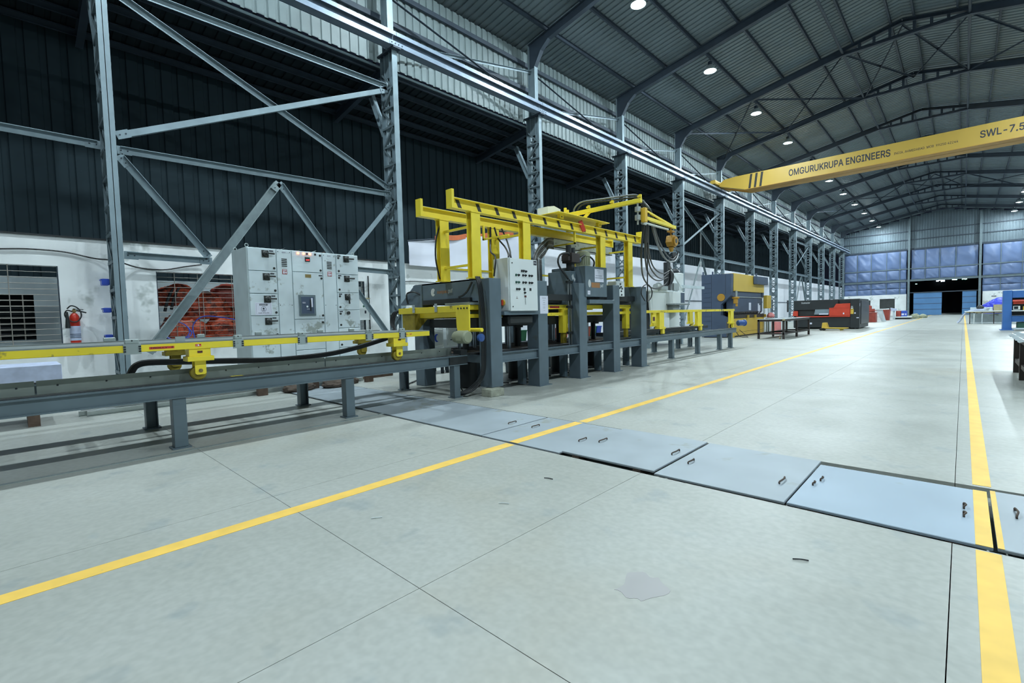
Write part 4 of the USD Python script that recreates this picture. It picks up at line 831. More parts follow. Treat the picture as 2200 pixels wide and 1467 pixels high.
for nm, p, r in (('nearest pair leading to the control box, leading one', [(-5.6, 5.56, 2.57), (-5.6, 5.64, 2.4), (-5.55, 5.75, 2.26), (-5.0, 5.25, 2.04), (-4.97, 5.2, 1.955)], .014), ('nearest pair leading to the control box, trailing one', [(-5.6, 5.73, 2.57), (-5.6, 5.84, 2.4), (-5.4, 5.7, 2.2), (-5.0, 5.29, 2.04), (-4.95, 5.26, 1.955)], .014),
                 ('bowed outward behind the control box', [(-5.62, 5.49, 2.57), (-5.62, 5.48, 2.35), (-5.35, 5.22, 2.12), (-5.02, 4.99, 1.98), (-5.0, 4.93, 1.7)], .013), ('hugging the first rear gantry post', [(-5.76, 4.56, 2.5), (-5.78, 4.50, 2.3), (-5.78, 4.48, 2.0), (-5.76, 4.53, 1.70)], .012)):
    single('hose', G().tube(p, r, 7), 'rubber_black', 'black hose '+nm, 'hose', HL, smooth=40)
for i in range(7):
    d = i*.028
    single('hose', G().tube([(-5.48, 6.95, 2.50-d), (-5.36, 6.66, 2.47-d), (-5.3, 6.48, 2.40-d*1.3), (-5.2, 6.20, 2.26-d*1.4), (-4.98, 5.80+.03*i, 2.0), (-4.94, 5.76+.03*i, 1.66)], .015, 6), 'hose_grey' if i in (1, 4) else 'rubber_black', f'hose fanning down from the cable tray to the control box, {ORD[i]} counted from the top', 'hose', 'fan of hoses beside the control box', smooth=40)
single('hose', G().tube([(-5.05, 6.86, 2.14), (-5.0, 6.74, 2.18), (-5.0, 6.54, 2.14), (-5.0, 6.46, 2.03), (-5.0, 6.51, 1.92), (-5.0, 6.66, 1.8), (-4.99, 6.76, 1.70)], .017, 7), 'rubber_black', 'thick black hose looping out from the hydraulic valve block', 'hose', smooth=40)
single('hose', G().tube([(-5.1, 7.22, 2.12), (-5.1, 7.36, 2.19), (-5.1, 7.52, 2.2), (-5.05, 7.62, 2.10), (-5.06, 7.6, 1.97)], .016, 7), 'rubber_black', 'thick black hose arching from the valve block past the green motor', 'hose', smooth=40)
GP = 'black cables strapped to the first press post'
for i in range(4):
    o = .022*i
    single('cable', G().tube([(-4.98, 4.62-o, 1.68), (-4.93, 4.62-o, 1.5), (-4.9, 4.625-o, 1.1), (-4.9, 4.62-o, .6), (-4.92, 4.60-o, .30), (-4.96-o, 4.48-o, .12), (-5.05-o*2, 4.33-o, .035), (-5.3-o, 4.42, .022+.02*i)], .013, 6), 'rubber_black', f'black cable down the side of the first press post, {ORD[i]} from the front', 'cable', GP, smooth=40)
single('cable', G().tube([(-5.1, 4.3, .46), (-5.08, 4.25, .36), (-5.09, 4.28, .2), (-5.15, 4.4, .05), (-5.4, 4.6, .02)], .009, 6), 'rubber_black', 'thin black cable dropping from the end of the near rail table', 'cable', smooth=40)
for i in range(4):
    single('cable', G().tube([(-6.45, 4.35, 1.28-.03*i), (-6.56-.03*i, 4.28, 1.22), (-6.62-.03*i, 4.25, 1.05), (-6.55, 4.26, .90), (-6.40, 4.3, .82)], .013, 6), 'rubber_black', f'black cable bent round the far corner of the trolley in the press, {ORD[i]} of four', 'cable', 'cables at the far corner of the press trolley', smooth=40)
for i, (x, y, z) in enumerate(((-6.45, 4.66, 1.50), (-5.3, 4.66, 1.52))):
    single('hose', G().tube([(x, y, z), (x-.10, y-.06, z+.05), (x-.25, y-.08, z+.03), (x-.36, y-.02, z-.05), (x-.36, y, z-.14)], .014, 6) if i == 0 else G().tube([(x+.14, y-.02, 1.62), (x+.06, y-.04, 1.5), (x-.02, y-.05, 1.44), (x-.14, y-.04, 1.41)], .014, 6), 'rubber_black', ('black hose arching out of the slanting press head beam', 'black hose falling across the press head beam near the control box')[i], 'hose', smooth=40)
for i in range(6):
    y = 5.1+.55*i; single('cable', G().tube([(-5.2, y, .035), (-5.35, y+.2, .05), (-5.5, y+.1, .03), (-5.62, y+.35, .025), (-5.4, y+.5, .02)], .012, 6), 'rubber_black', f'black cable lying on the floor under the press, {ORD[i]} from the concrete block', 'cable', 'cables on the floor under the press', smooth=40)

# ================================================================ ALONG THE LEFT WALL
# ---- switchgear cabinet
sg = thing('switchgear_cabinet', 'big worn grey switchgear cabinet with many doors and rotary handles', 'electrical cabinet', (-9.8, 4.15, 0))
CXF = -9.5
part(sg, 'plinth', G().box(-9.55, -10.28, 3.10, 5.24, 0, .10), 'machine_black')
part(sg, 'body', G().box(CXF-.02, -10.33, 3.06, 5.27, .10, 2.505, .004), 'cabinet_side')
for x, y in ((-9.6, 3.10), (-10.25, 3.10), (-9.6, 5.2)): part(sg, 'lifting_eye', G().tube([(x, y+.03*math.cos(a), 2.545+.03*math.sin(a)) for a in np.linspace(0, 2*np.pi, 11)], .008, 6, 0), 'steel_galv')
Yc = lambda z_: None
cols = [(3.075, 3.575), (3.58, 3.86), (3.865, 4.47), (4.475, 4.76), (4.765, 5.265)]
def door(y0, y1, z0, z1, lock=None, lock2=None):
    d = part(sg, 'door', G().box(CXF-.02, CXF, y0+.006, y1-.006, z0+.006, z1-.006, .004), 'cabinet_grey')
    for s in (lock, lock2):
        if s: part(d, 'lock', G().lathe((CXF, s[0], s[1]), [(.022, 0), (.022, .006), (.012, .007), (.012, .012), (0, .012)], 14, (1, 0, 0)), 'tooling')
    return d
def rotary(d, y, z, turn=0):
    p = part(d, 'rotary_handle', G().box(CXF, CXF+.012, y-.06, y+.06, z-.07, z+.06).lathe((CXF+.012, y, z), [(.05, 0), (.05, .02), (.035, .035), (0, .04)], 16, (1, 0, 0)).bar((CXF+.06, y, z), (CXF+.06, y+.15*math.cos(turn), z+.15*math.sin(turn)), .03, .025, up=(1, 0, 0), c=.004), 'tooling', 'black rotary switch handle')
def nameplate(d, y, z): part(d, 'nameplate', G().box(CXF, CXF+.003, y-.035, y+.035, z-.011, z+.011), 'ink')
zz = [2.50, 2.075, 1.655, 1.24, .82, .46, .10]
for k in range(4):
    d = door(*cols[0], zz[k+1], zz[k], (3.53, zz[k+1]+.06)); rotary(d, 3.38, zz[k]-.10); nameplate(d, 3.49, zz[k]-.045)
    if k == 2:
        s = part(d, 'danger_sign', G().box(CXF, CXF+.002, 3.16, 3.45, 1.255, 1.485), 'paper', 'white DANGER notice with a skull')
        part(s, 'danger_band', G().box(CXF+.002, CXF+.003, 3.235, 3.375, 1.43, 1.462), 'ink'); part(s, 'lettering', G().text('DANGER', (CXF+.003, 3.247, 1.436), .019, 'x', .115, .0008, True), 'paper')
        part(s, 'roundel', G().prism([(3.305+.045*math.cos(a), 1.365+.052*math.sin(a)) for a in np.linspace(0, 2*np.pi, 25)[:-1]], 'x', CXF+.002, CXF+.003, [[(3.305+.040*math.cos(a), 1.365+.047*math.sin(a)) for a in np.linspace(0, 2*np.pi, 25)[:-1]]]), 'ink')
        part(s, 'skull_mark', G().prism([(3.305+.017*math.cos(a), 1.375+.017*math.sin(a)) for a in np.linspace(0, 2*np.pi, 13)[:-1]], 'x', CXF+.002, CXF+.003).bar((CXF+.0025, 3.285, 1.35), (CXF+.0025, 3.325, 1.338), .001, .006).bar((CXF+.0025, 3.285, 1.338), (CXF+.0025, 3.325, 1.35), .001, .006), 'ink')
        part(s, 'lettering', G().text('440 VOLTS', (CXF+.002, 3.21, 1.285), .017, 'x', .19, .0008, True), 'ink')
        part(s, 'border', G().box(CXF+.002, CXF+.0025, 3.175, 3.179, 1.27, 1.47).box(CXF+.002, CXF+.0025, 3.431, 3.435, 1.27, 1.47).box(CXF+.002, CXF+.0025, 3.175, 3.435, 1.27, 1.274).box(CXF+.002, CXF+.0025, 3.175, 3.435, 1.466, 1.47), 'ink_pale')
door(*cols[0], .10, .82, (3.53, .22))
for c in (cols[1], cols[3]):
    m_ = (c[0]+c[1])/2
    d = part(sg, 'cover_panel', G().box(CXF-.02, CXF, c[0]+.004, c[1]-.004, .106, 2.494, .004), 'cabinet_grey')
    for z0 in (2.33, .30):
        for k in range(5): part(d, 'louvre', G().prism([(CXF, z0-k*.033), (CXF+.010, z0-k*.033-.006), (CXF, z0-k*.033-.02)], 'y', m_-.05, m_+.05), 'tooling')
    part(d, 'danger_plate', G().box(CXF, CXF+.002, m_-.045, m_+.045, 2.03, 2.125), 'bin_red', 'small red danger plate'); part(d, 'plate_print', G().box(CXF+.002, CXF+.003, m_-.035, m_+.035, 2.10, 2.115).box(CXF+.002, CXF+.003, m_-.03, m_+.0, 2.04, 2.09).box(CXF+.002, CXF+.003, m_+.01, m_+.035, 2.045, 2.085), 'paper')
    part(d, 'nameplate', G().box(CXF, CXF+.002, m_-.035, m_+.035, 2.44, 2.458), 'ink_pale')
    for y in (c[0]+.03, c[1]-.03):
        for z in (2.455, 1.44, .14): part(d, 'screw', G().cyl((CXF, y, z), (CXF+.003, y, z), .008, 8), 'tooling')
d = door(*cols[2], 2.09, 2.50, (4.43, 2.14), (4.43, 2.44))
for y, m in ((3.99, 'lamp_red'), (4.10, 'lamp_red'), (4.165, 'tooling'), (4.225, 'lamp_red'), (4.33, 'tooling')):
    part(d, 'indicator_lamp' if m == 'lamp_red' else 'selector', G().lathe((CXF, y, 2.455), [(.02, 0), (.02, .008), (.016, .016), (0, .018)], 14, (1, 0, 0)), m, 'glowing indicator lamp' if m == 'lamp_red' else None)
mtr = part(d, 'panel_meter', G().box(CXF, CXF+.008, 4.12, 4.22, 2.30, 2.39, .003), 'machine_black'); part(mtr, 'digit_display', G().box(CXF+.008, CXF+.009, 4.14, 4.205, 2.325, 2.345), 'display_red', 'lit red digits')
d = door(*cols[2], 1.16, 2.09, (4.44, 1.23), (4.44, 1.98)); nameplate(d, 4.42, 2.035); part(d, 'maker_plate', G().box(CXF, CXF+.002, 4.11, 4.23, 1.985, 2.05), 'brass')
bk = part(d, 'breaker_frame', G().box(CXF, CXF+.02, 3.96, 4.29, 1.23, 1.64).box(CXF+.02, CXF+.028, 3.985, 4.265, 1.255, 1.615, .004), 'steel_lace', 'framed circuit breaker')
part(bk, 'breaker_face', G().box(CXF+.028, CXF+.030, 4.0, 4.25, 1.27, 1.60), 'navy_paint'); part(bk, 'white_strip', G().box(CXF+.030, CXF+.032, 4.195, 4.225, 1.40, 1.58), 'paper'); part(bk, 'charging_handle', G().box(CXF+.03, CXF+.045, 4.17, 4.19, 1.32, 1.55, .004), 'machine_black')
part(bk, 'push_button', G().cyl((CXF+.03, 4.11, 1.41), (CXF+.042, 4.11, 1.41), .018, 12), 'box_white'); part(bk, 'indicator_window', G().box(CXF+.03, CXF+.033, 4.02, 4.08, 1.47, 1.50).box(CXF+.03, CXF+.033, 4.10, 4.16, 1.35, 1.37), 'ink_pale')
door(*cols[2], .55, 1.16, (4.43, 1.09)); door(*cols[2], .10, .55, (4.44, .22))
zr = [2.495, 2.085, 1.70, 1.335, .96, .55, .10]
for k in range(4):
    d = door(*cols[4], zr[k+1], zr[k], (4.82, zr[k+1]+.065), (4.82, zr[k]-.075)); nameplate(d, 4.835, zr[k]-.03)
    rotary(d, 4.99, zr[k]-.085, 0 if k < 2 else -1.5) if k < 3 else part(d, 'rotary_knob', G().cyl((CXF, 4.99, zr[k]-.06), (CXF+.03, 4.99, zr[k]-.06), .035, 16), 'tooling')
door(*cols[4], .55, .96, (4.82, .61)); door(*cols[4], .10, .55, (4.82, .22))
for i, (y0, y1) in enumerate(((3.62, 3.80), (3.95, 4.12), (4.30, 4.42), (4.50, 4.62))):
    single('cardboard_scrap', G().grid(lambda u, w, a=y0, b=y1: np.stack([-9.62-.22*w, a+(b-a)*u, 2.507+.05*u*u+.01*np.sin(6*u)*w], 1), 8, 3), 'wood_brown' if i % 2 else 'cabinet_side', f'curled scrap of card on top of the switchgear, {ORD[i]} along', 'card scrap', 'card scraps on the switchgear top', loc=(-9.7, (y0+y1)/2, 2.505))

# ---- fire extinguisher
fe = thing('fire_extinguisher', 'red fire extinguisher with black hose and horn hung on the white wall', 'fire extinguisher', (-12.08, .87, .72))
part(fe, 'cylinder', G().lathe((-12.08, .87, .72), [(0, 0), (.072, 0), (.076, .02), (.076, .55), (.07, .60), (.045, .645), (.028, .66), (0, .66)], 28), 'red_paint', smooth=40)
part(fe, 'paper_label', G().lathe((-12.08, .87, .72), [(.0775, .15), (.0775, .42)], 28), 'foam_blue', 'faded pale blue label', smooth=40)
for z in (.20, .23, .26): part(fe, 'label_print', G().lathe((-12.08, .87, .72), [(.0782, z), (.0782, z+.012)], 28), 'navy_paint', smooth=40)
v = part(fe, 'valve', G().cyl((-12.08, .87, 1.38), (-12.08, .87, 1.46), .02, 12).box(-12.05, -12.11, .84, .90, 1.40, 1.44, .006), 'brass')
part(v, 'lever', G().bar((-12.06, .90, 1.43), (-12.05, 1.04, 1.385), .02, .025, c=.004).bar((-12.06, .86, 1.46), (-12.05, 1.0, 1.44), .016, .012), 'machine_black')
part(fe, 'hose', G().tube([(-12.05, .84, 1.41), (-12.0, .77, 1.43), (-12.0, .735, 1.36), (-12.0, .76, 1.28), (-11.99, .83, 1.22), (-11.99, .91, 1.23), (-11.99, .96, 1.32), (-12.0, .95, 1.42), (-12.02, .90, 1.49), (-12.04, .83, 1.515), (-12.05, .775, 1.46)], .011, 7), 'rubber_black', smooth=40)
part(fe, 'horn', G().lathe((-11.97, .765, 1.40), [(.014, 0), (.022, -.08), (.036, -.26), (.036, -.30), (.0, -.30)], 16), 'rubber_black', 'black discharge horn', smooth=40)
part(fe, 'wall_hook', G().box(-12.16, -12.2, .84, .90, 1.30, 1.36), 'steel_dark')

# ---- blue boxes on the first column, cables, pipes
for i, (z0, z1) in enumerate(((1.90, 2.02), (1.38, 1.47), (.86, .96))):
    t = thing('socket_box', f'blue plastic socket box on the first lattice column, {("topmost", "middle one", "lowest")[i]} of three', 'socket box', (-11.95, 1.30, z0), 'blue socket boxes on the first column')
    part(t, 'body', G().box(-11.82, -12.06, 1.27, 1.385, z0, z1, .012), 'plastic_blue'); part(t, 'bracket', G().box(-11.80, -11.94, 1.385, 1.40, z0+.02, z1-.02), 'steel_galv')
    if i == 2: part(t, 'socket_mouth', G().box(-11.86, -12.0, 1.262, 1.27, z0+.02, z1-.03), 'navy_paint')
    else: part(t, 'lid_lip', G().box(-11.83, -12.05, 1.255, 1.27, z1-.03, z1-.005), 'plastic_blue')
WC = 'black cables strung on the white wall'
for nm, p in (('left of the first lattice column', [(-12.18, -1.5, 2.56), (-12.17, -.3, 2.50), (-12.17, .3, 2.535), (-12.17, .8, 2.52), (-12.15, 1.2, 2.43), (-12.0, 1.4, 2.40)]), ('sagging between the first lattice column and its brace', [(-12.0, 1.6, 2.36), (-12.17, 1.9, 2.29), (-12.17, 2.3, 2.27), (-12.17, 2.7, 2.36), (-12.15, 3.0, 2.42)]),
              ('drooping from the wall top behind the switchgear', [(-12.17, 5.6, 2.75), (-12.17, 5.9, 2.72), (-12.17, 6.3, 2.58), (-12.17, 6.6, 2.38)]), ('running level along the wall behind the press', [(-12.17, 7.9, 2.20), (-12.17, 8.6, 2.26), (-12.17, 10, 2.24), (-12.17, 12, 2.30)])):
    single('wall_cable', G().tube(p, .014, 6), 'rubber_black', 'black cable '+nm, 'cable', WC, smooth=40)
single('wall_conduit', G().cyl((-12.15, 7.02, .4), (-12.15, 7.02, 2.35), .018, 8), 'rubber_black', 'upright black conduit on the white wall beside the second column', 'conduit', smooth=40)
mb = thing('meter_box', 'small white electric box on the white wall past the switchgear', 'electric box', (-12.12, 6.96, 1.0)); part(mb, 'case', G().box(-12.02, -12.2, 6.62, 6.95, 1.12, 1.70, .006), 'box_white'); part(mb, 'dial', G().cyl((-12.02, 6.78, 1.50), (-12.015, 6.78, 1.50), .03, 14), 'green_motor'); part(mb, 'top_plate', G().box(-12.0, -12.2, 6.60, 6.97, 1.70, 1.73), 'timber'); part(mb, 'digit_plate', G().box(-12.02, -12.018, 6.80, 6.85, 1.30, 1.38), 'ink')
single('steel_pipe', G().cyl((-10.6, 5.75, 0), (-10.6, 5.75, 1.72), .05, 14), 'aluminium', 'short bright upright pipe just past the switchgear', 'pipe', smooth=40)

# ---- orange sacks behind the barred opening, blue tubing
def lump(name, c, r, seed, m, label, cat, group, flat=.5):
    s = trimesh.creation.icosphere(4, 1.0); v = np.array(s.vertices); d = meshkit.fbm(v*1.6+seed*5, 4, seed)
    crease = meshkit.noise(v*[3, 5, 7]+seed, seed+9)
    fine = meshkit.noise(v*[6, 9, 14]+seed*2, seed+4); rr = .72+.42*d+.16*np.abs(crease-.5)+.07*np.abs(fine-.5); p = v*rr[:, None]*r; p[:, 2] = np.where(p[:, 2] < -r[2]*flat, -r[2]*flat, p[:, 2])
    return single(name, G().add(p+np.array(c), s.faces), m, label, cat, group, smooth=50)
SG_ = 'orange sacks behind the barred opening'
for i, (c, r, nm) in enumerate((((-12.95, 2.75, .62), (.42, .62, .80), 'bulky orange sack low on the near side of the barred opening'), ((-12.95, 3.75, .65), (.42, .70, .85), 'bulky orange sack low toward the switchgear'), ((-13.0, 3.25, 1.45), (.40, .55, .42), 'bright orange sack in the middle of the barred opening'), ((-13.1, 2.7, 1.72), (.40, .42, .34), 'orange sack with dark straps at the upper near side'), ((-13.1, 3.85, 1.72), (.40, .55, .40), 'dull brown sack at the top of the heap'))):
    lump('sack', c, np.array(r), i+3, 'sack_orange' if i != 4 else 'bin_red', nm, 'sack', SG_)
for i, (y, z) in enumerate(((2.50, 1.70), (2.62, 1.74))): single('sack_strap', G().tube([(-12.78, y-.10, z-.28), (-12.72, y-.06, z-.08), (-12.74, y+.02, z+.12), (-12.84, y+.12, z+.26)], .03, 6), 'machine_black', f'dark strap over the orange sack, {("outer","inner")[i]} of two', 'strap', 'straps on the orange sack')
single('blue_tubing', G().tube([(-12.10, 2.45, 1.20), (-12.08, 2.62, 1.10), (-12.08, 2.68, .95), (-12.08, 2.58, .82), (-12.08, 2.38, .80), (-12.08, 2.28, .86), (-12.08, 2.42, .79), (-12.08, 2.62, .82), (-12.08, 2.72, .93), (-12.08, 2.66, 1.06)], .012, 6), 'hose_blue', 'coil of blue tubing hung on the window bars', 'tubing', 'blue tubing on the window bars', smooth=40)
single('blue_tubing', G().tube([(-12.11, 2.78, .80), (-12.10, 2.76, 1.1), (-12.10, 2.95, 1.28), (-12.10, 3.3, 1.26), (-12.10, 3.8, 1.16), (-12.08, 4.2, 1.10)], .011, 6), 'hose_blue', 'loose blue tube running from the coil toward the switchgear', 'tubing', 'blue tubing on the window bars', smooth=40)

# ---- things on the floor behind the rail table
fb = single('foam_block', G().box(-7.55, -8.3, -2.6, .405, .40, .69, .004), 'foam_blue', 'pale blue wrapped slab standing behind the near end of the rail table', 'foam block')
for y, nm in ((-2.2, 'brown bearer under the far end of the pale blue slab'), (.1, 'brown bearer under the visible end of the pale blue slab')): single('slab_bearer', G().box(-7.6, -8.25, y, y+.1, 0, .40), 'wood_brown', nm, 'bearer', 'bearers under the pale blue slab')
PG = 'pale channels stacked on the floor behind the rail table'
for i, (x, z, y0, y1) in enumerate(((-7.86, .0, .62, 2.6), (-7.96, .0, .55, 4.4), (-8.08, .0, .58, 4.5), (-7.96, .075, .9, 4.3))):
    single('steel_channel', G().chan((x, y0, z+.034), (x, y1, z+.034), .07, .066, .005), 'aluminium', f'long pale steel channel on the floor, {("shortest and closest to the table", "second from the table", "closest to the wall", "lying on top of the others")[i]}', 'steel channel', PG)
for i, (y) in enumerate((2.62, 3.42, 4.42)):
    single('wood_block', G().box(-7.72, -7.81, y-.07, y+.07, 0, .13, .004), 'wood_brown', f'short brown wooden block beside the pale channels, {ORD[i]} from the camera end', 'wood block', 'brown blocks beside the pale channels')
single('scrap_plank', G().box(-8.2, -8.32, 2.7, 5.2, .0, .10), 'wood_brown', 'long brown timber lying against the pale channels', 'timber')
for i, (x, y) in enumerate(((-7.7, 3.15), (-7.62, 3.75), (-7.85, 4.0))):
    lump('scrap', (x, y, .05), np.array((.16, .26, .10)), i+20, 'rust', f'rusty scrap heap behind the rail table, {ORD[i]} from the camera end', 'scrap', 'rusty scrap behind the rail table')
single('floor_cable', G().tube([(-6.9, 4.75, .012), (-7.1, 5.0, .012), (-6.8, 4.6, .012), (-6.62, 4.4, .012)], .012, 6), 'rubber_black', 'black cable snaking over the floor behind the near rail table', 'cable', smooth=40)

# ---- white sheet and items behind the press
wt = thing('white_sheet', 'big white sheet with an orange hem hung above the wall behind the gantry', 'sheet', (-12.0, 10.8, 2.7))
part(wt, 'cloth', G().grid(lambda u, w: np.stack([-12.02-.05*np.sin(u*9)*w-.03*meshkit.noise(np.stack([u*6, w*4, u*0], 1), 3), 8.33+5.1*u, 2.72+(3.42+.78*u-2.72)*w], 1), 40, 10), 'white_tarp', smooth=60)
part(wt, 'orange_hem', G().grid(lambda u, w: np.stack([np.full_like(u, -12.0), 9.3+3.6*u, (3.42+.78*(.97+3.6*u)/5.1)-.05+.16*w+.02*np.sin(u*20)], 1), 24, 1), 'orange_trim')
part(wt, 'hanging_rail', G().cyl((-12.05, 8.3, 3.44), (-12.05, 13.5, 4.23), .02, 8), 'steel_dark')
part(wt, 'rail_prop', G().cyl((-12.1, 8.4, 2.79), (-12.1, 8.4, 3.46), .02, 8).cyl((-12.1, 13.3, 2.79), (-12.1, 13.3, 4.2), .02, 8), 'steel_dark')
XB_ = -7.6
def cabinet(y0, y1, z0, z1, label, extra=None):
    t = thing('white_cabinet', label, 'cabinet', (XB_-.25, (y0+y1)/2, 0), 'white cabinets seen through the press')
    part(t, 'body', G().box(XB_, XB_-.5, y0, y1, z0, z1, .006), 'box_white'); part(t, 'door', G().box(XB_+.014, XB_, y0+.02, y1-.02, z0+.04, z1-.03, .004), 'box_white')
    part(t, 'leg_frame', G().box(XB_-.02, XB_-.06, y0, y0+.05, 0, z0).box(XB_-.02, XB_-.06, y1-.05, y1, 0, z0).box(XB_-.44, XB_-.48, y0, y0+.05, 0, z0).box(XB_-.44, XB_-.48, y1-.05, y1, 0, z0), 'steel_dark')
    for s in extra or (): part(t, *s)
cabinet(5.72, 6.02, .52, .92, 'white cabinet with a blue crescent mark seen below the raised trolley', [('crescent_mark', G().prism([(5.84+.06*math.cos(a), .72+.08*math.sin(a)) for a in np.linspace(1.2, 5.1, 16)]+[(5.86+.035*math.cos(a), .72+.06*math.sin(a)) for a in np.linspace(5.1, 1.2, 16)], 'x', XB_+.014, XB_+.016), 'plastic_blue')])
cabinet(6.10, 6.46, .52, .95, 'white cabinet with small dark print, middle one below the raised trolley', [('print_line', G().box(XB_+.014, XB_+.016, 6.18, 6.36, .66, .675), 'ink'), ('knob', G().cyl((XB_+.014, 6.38, .86), (XB_+.04, 6.38, .86), .025, 12), 'machine_black')])
cabinet(6.55, 7.05, .50, .95, 'white cabinet with a grey inset panel behind the motor', [('inset_panel', G().box(XB_+.014, XB_+.017, 6.62, 6.80, .60, .86), 'cabinet_grey')])
bench = thing('bench', 'low dark bench behind the press holding coloured bins', 'bench', (-7.7, 10, 0)); part(bench, 'top', G().box(-7.45, -7.95, 8.0, 12.0, .46, .50), 'steel_dark')
for y in (8.1, 10, 11.9): part(bench, 'leg', G().box(-7.5, -7.55, y-.03, y+.03, 0, .46).box(-7.85, -7.9, y-.03, y+.03, 0, .46), 'steel_dark')
for y0, y1, m, nm in ((8.15, 8.42, 'bin_green', 'green bin seen past the first press bay'), (9.36, 9.66, 'bin_red', 'first red bin on the low bench behind the press'), (9.75, 10.05, 'bin_red', 'second red bin on the low bench behind the press'), (10.85, 11.08, 'bin_red', 'red bin beside the green and blue bins'), (11.14, 11.36, 'bin_green', 'green bin between the red and blue bins'), (11.40, 11.62, 'bin_blue', 'blue bin at the end of the low bench')):
    t = thing('bin', nm, 'bin', (-7.65, (y0+y1)/2, .50)); part(t, 'shell', G().prism([(-7.52, .50), (-7.80, .50), (-7.84, .78), (-7.48, .78)], 'y', y0, y1), m); part(t, 'rim', G().box(-7.47, -7.85, y0-.01, y1+.01, .76, .785), m)

# ---- white foaming machine past the press
fm = thing('foaming_machine', 'white machine with a hose mast and side control box behind the far trolley', 'machine', (-7.5, 15, 0))
part(fm, 'cabinet', G().box(-7.2, -8.2, 14.15, 15.35, .45, 1.82, .01), 'box_white'); part(fm, 'dark_bay', G().box(-7.3, -8.2, 13.72, 14.14, .5, 1.70), 'machine_black'); part(fm, 'roof_panel', G().box(-7.15, -8.25, 13.68, 16.3, 1.80, 1.86, .006), 'box_white')
part(fm, 'slanted_flank', G().prism([(13.98, 1.80), (14.2, 1.80), (14.2, .55), (14.05, 1.3)], 'x', -7.22, -7.28), 'box_white')
cbx = part(fm, 'control_box', G().box(-6.95, -7.35, 15.10, 16.02, 1.40, 1.80, .008), 'box_white', 'side control box'); part(cbx, 'screen', G().box(-6.945, -6.95, 15.68, 15.98, 1.43, 1.77), 'navy_paint'); part(fm, 'tray', G().box(-6.9, -7.4, 15.1, 16.3, 1.36, 1.40), 'bed_grey'); part(fm, 'lower_box', G().box(-7.0, -7.4, 15.2, 15.7, 1.12, 1.36, .006), 'bed_grey')
part(fm, 'tank', G().lathe((-7.4, 15.85, .55), [(0, 0), (.30, 0), (.30, .62), (.24, .72), (0, .74)], 24), 'box_white', 'round white tank', smooth=40)
part(fm, 'base_frame', G().box(-7.1, -8.2, 13.7, 16.4, .35, .45).box(-7.15, -7.25, 13.8, 13.9, 0, .35).box(-7.15, -7.25, 16.2, 16.3, 0, .35).box(-8.1, -8.2, 13.8, 13.9, 0, .35).box(-8.1, -8.2, 16.2, 16.3, 0, .35), 'steel_grey')
part(fm, 'mast', G().box(-7.15, -7.28, 15.10, 15.36, 1.86, 2.78, .01), 'machine_black', 'black hose mast'); part(fm, 'mast_head', G().lathe((-7.2, 15.7, 3.0), [(0, 0), (.16, 0), (.16, .06), (0, .06)], 20, (1, 0, 0)), 'machine_black')
part(fm, 'mast_arm', G().bar((-7.2, 15.25, 2.78), (-7.2, 15.7, 3.05), .06, .06), 'machine_black')
part(fm, 'upper_cabinet', G().box(-7.2, -7.6, 16.05, 16.5, 1.86, 2.48, .01), 'box_white'); part(fm, 'fan', G().lathe((-7.4, 16.2, 2.48), [(.15, 0), (.15, .08), (.08, .16), (0, .17)], 18), 'machine_black')
part(fm, 'valve_group', G().box(-7.1, -7.3, 14.6, 15.05, 1.86, 1.98).cyl((-7.15, 14.25, 1.95), (-7.15, 14.6, 1.95), .09, 14).cyl((-7.15, 14.45, 1.95), (-7.15, 14.47, 1.95), .14, 16).box(-7.1, -7.3, 15.5, 15.9, 1.86, 2.1), 'aluminium')
part(fm, 'strut', G().bar((-7.15, 15.35, 2.55), (-7.1, 16.1, 1.95), .05, .05), 'box_white'); part(fm, 'cross_rail', G().box(-7.1, -7.2, 16.3, 18.1, 1.96, 2.06), 'cabinet_grey')
for i in range(5): part(fm, 'hose', G().tube([(-7.2, 15.2+.03*i, 2.75), (-7.12, 15.3+.05*i, 2.4), (-7.12, 15.25+.03*i, 2.1), (-7.12, 15.0-.04*i, 1.95), (-7.12, 14.7-.05*i, 1.93)], .02, 6), 'rubber_black', smooth=40)

# ================================================================ MACHINES DOWN THE HALL
pb = thing('press_brake', 'tall navy and yellow press brake beyond the rail table', 'press brake', (-7.6, 23, 0))
part(pb, 'side_housing', G().prism([(-8.2, .03), (-7.18, .03), (-7.18, .85), (-7.40, .95), (-7.40, 1.38), (-7.0, 1.75), (-6.97, 2.66), (-8.2, 2.68)], 'y', 20.6, 20.85), 'navy_paint', 'navy side housing'); part(pb, 'rear_housing', G().box(-7.45, -8.2, 20.85, 25.1, .03, 2.6), 'navy_paint')
part(pb, 'side_housing', G().prism([(-8.2, .03), (-7.18, .03), (-7.18, .85), (-7.40, .95), (-7.40, 1.38), (-7.0, 1.75), (-6.97, 2.66), (-8.2, 2.68)], 'y', 24.9, 25.1), 'navy_paint')
for z in np.arange(.3, 2.5, .2): part(pb, 'louvre', G().box(-7.82, -8.14, 20.588, 20.6, z, z+.012), 'navy_paint')
part(pb, 'panel_seam', G().box(-7.78, -7.79, 20.595, 20.6, .1, 2.62), 'ink'); part(pb, 'panel_seam', G().box(-7.2, -7.21, 20.595, 20.6, 1.8, 2.62), 'ink')
part(pb, 'top_panel', G().box(-6.97, -7.45, 20.88, 25.04, 1.945, 2.69, .01), 'press_yellow', 'broad yellow upper panel'); sc = part(pb, 'screen_box', G().box(-6.80, -6.97, 23.40, 25.06, 2.30, 2.67, .02), 'navy_paint', 'navy screen box'); part(sc, 'hanging_arm', G().bar((-6.9, 23.6, 2.67), (-6.9, 23.6, 2.80), .06, .06), 'navy_paint')
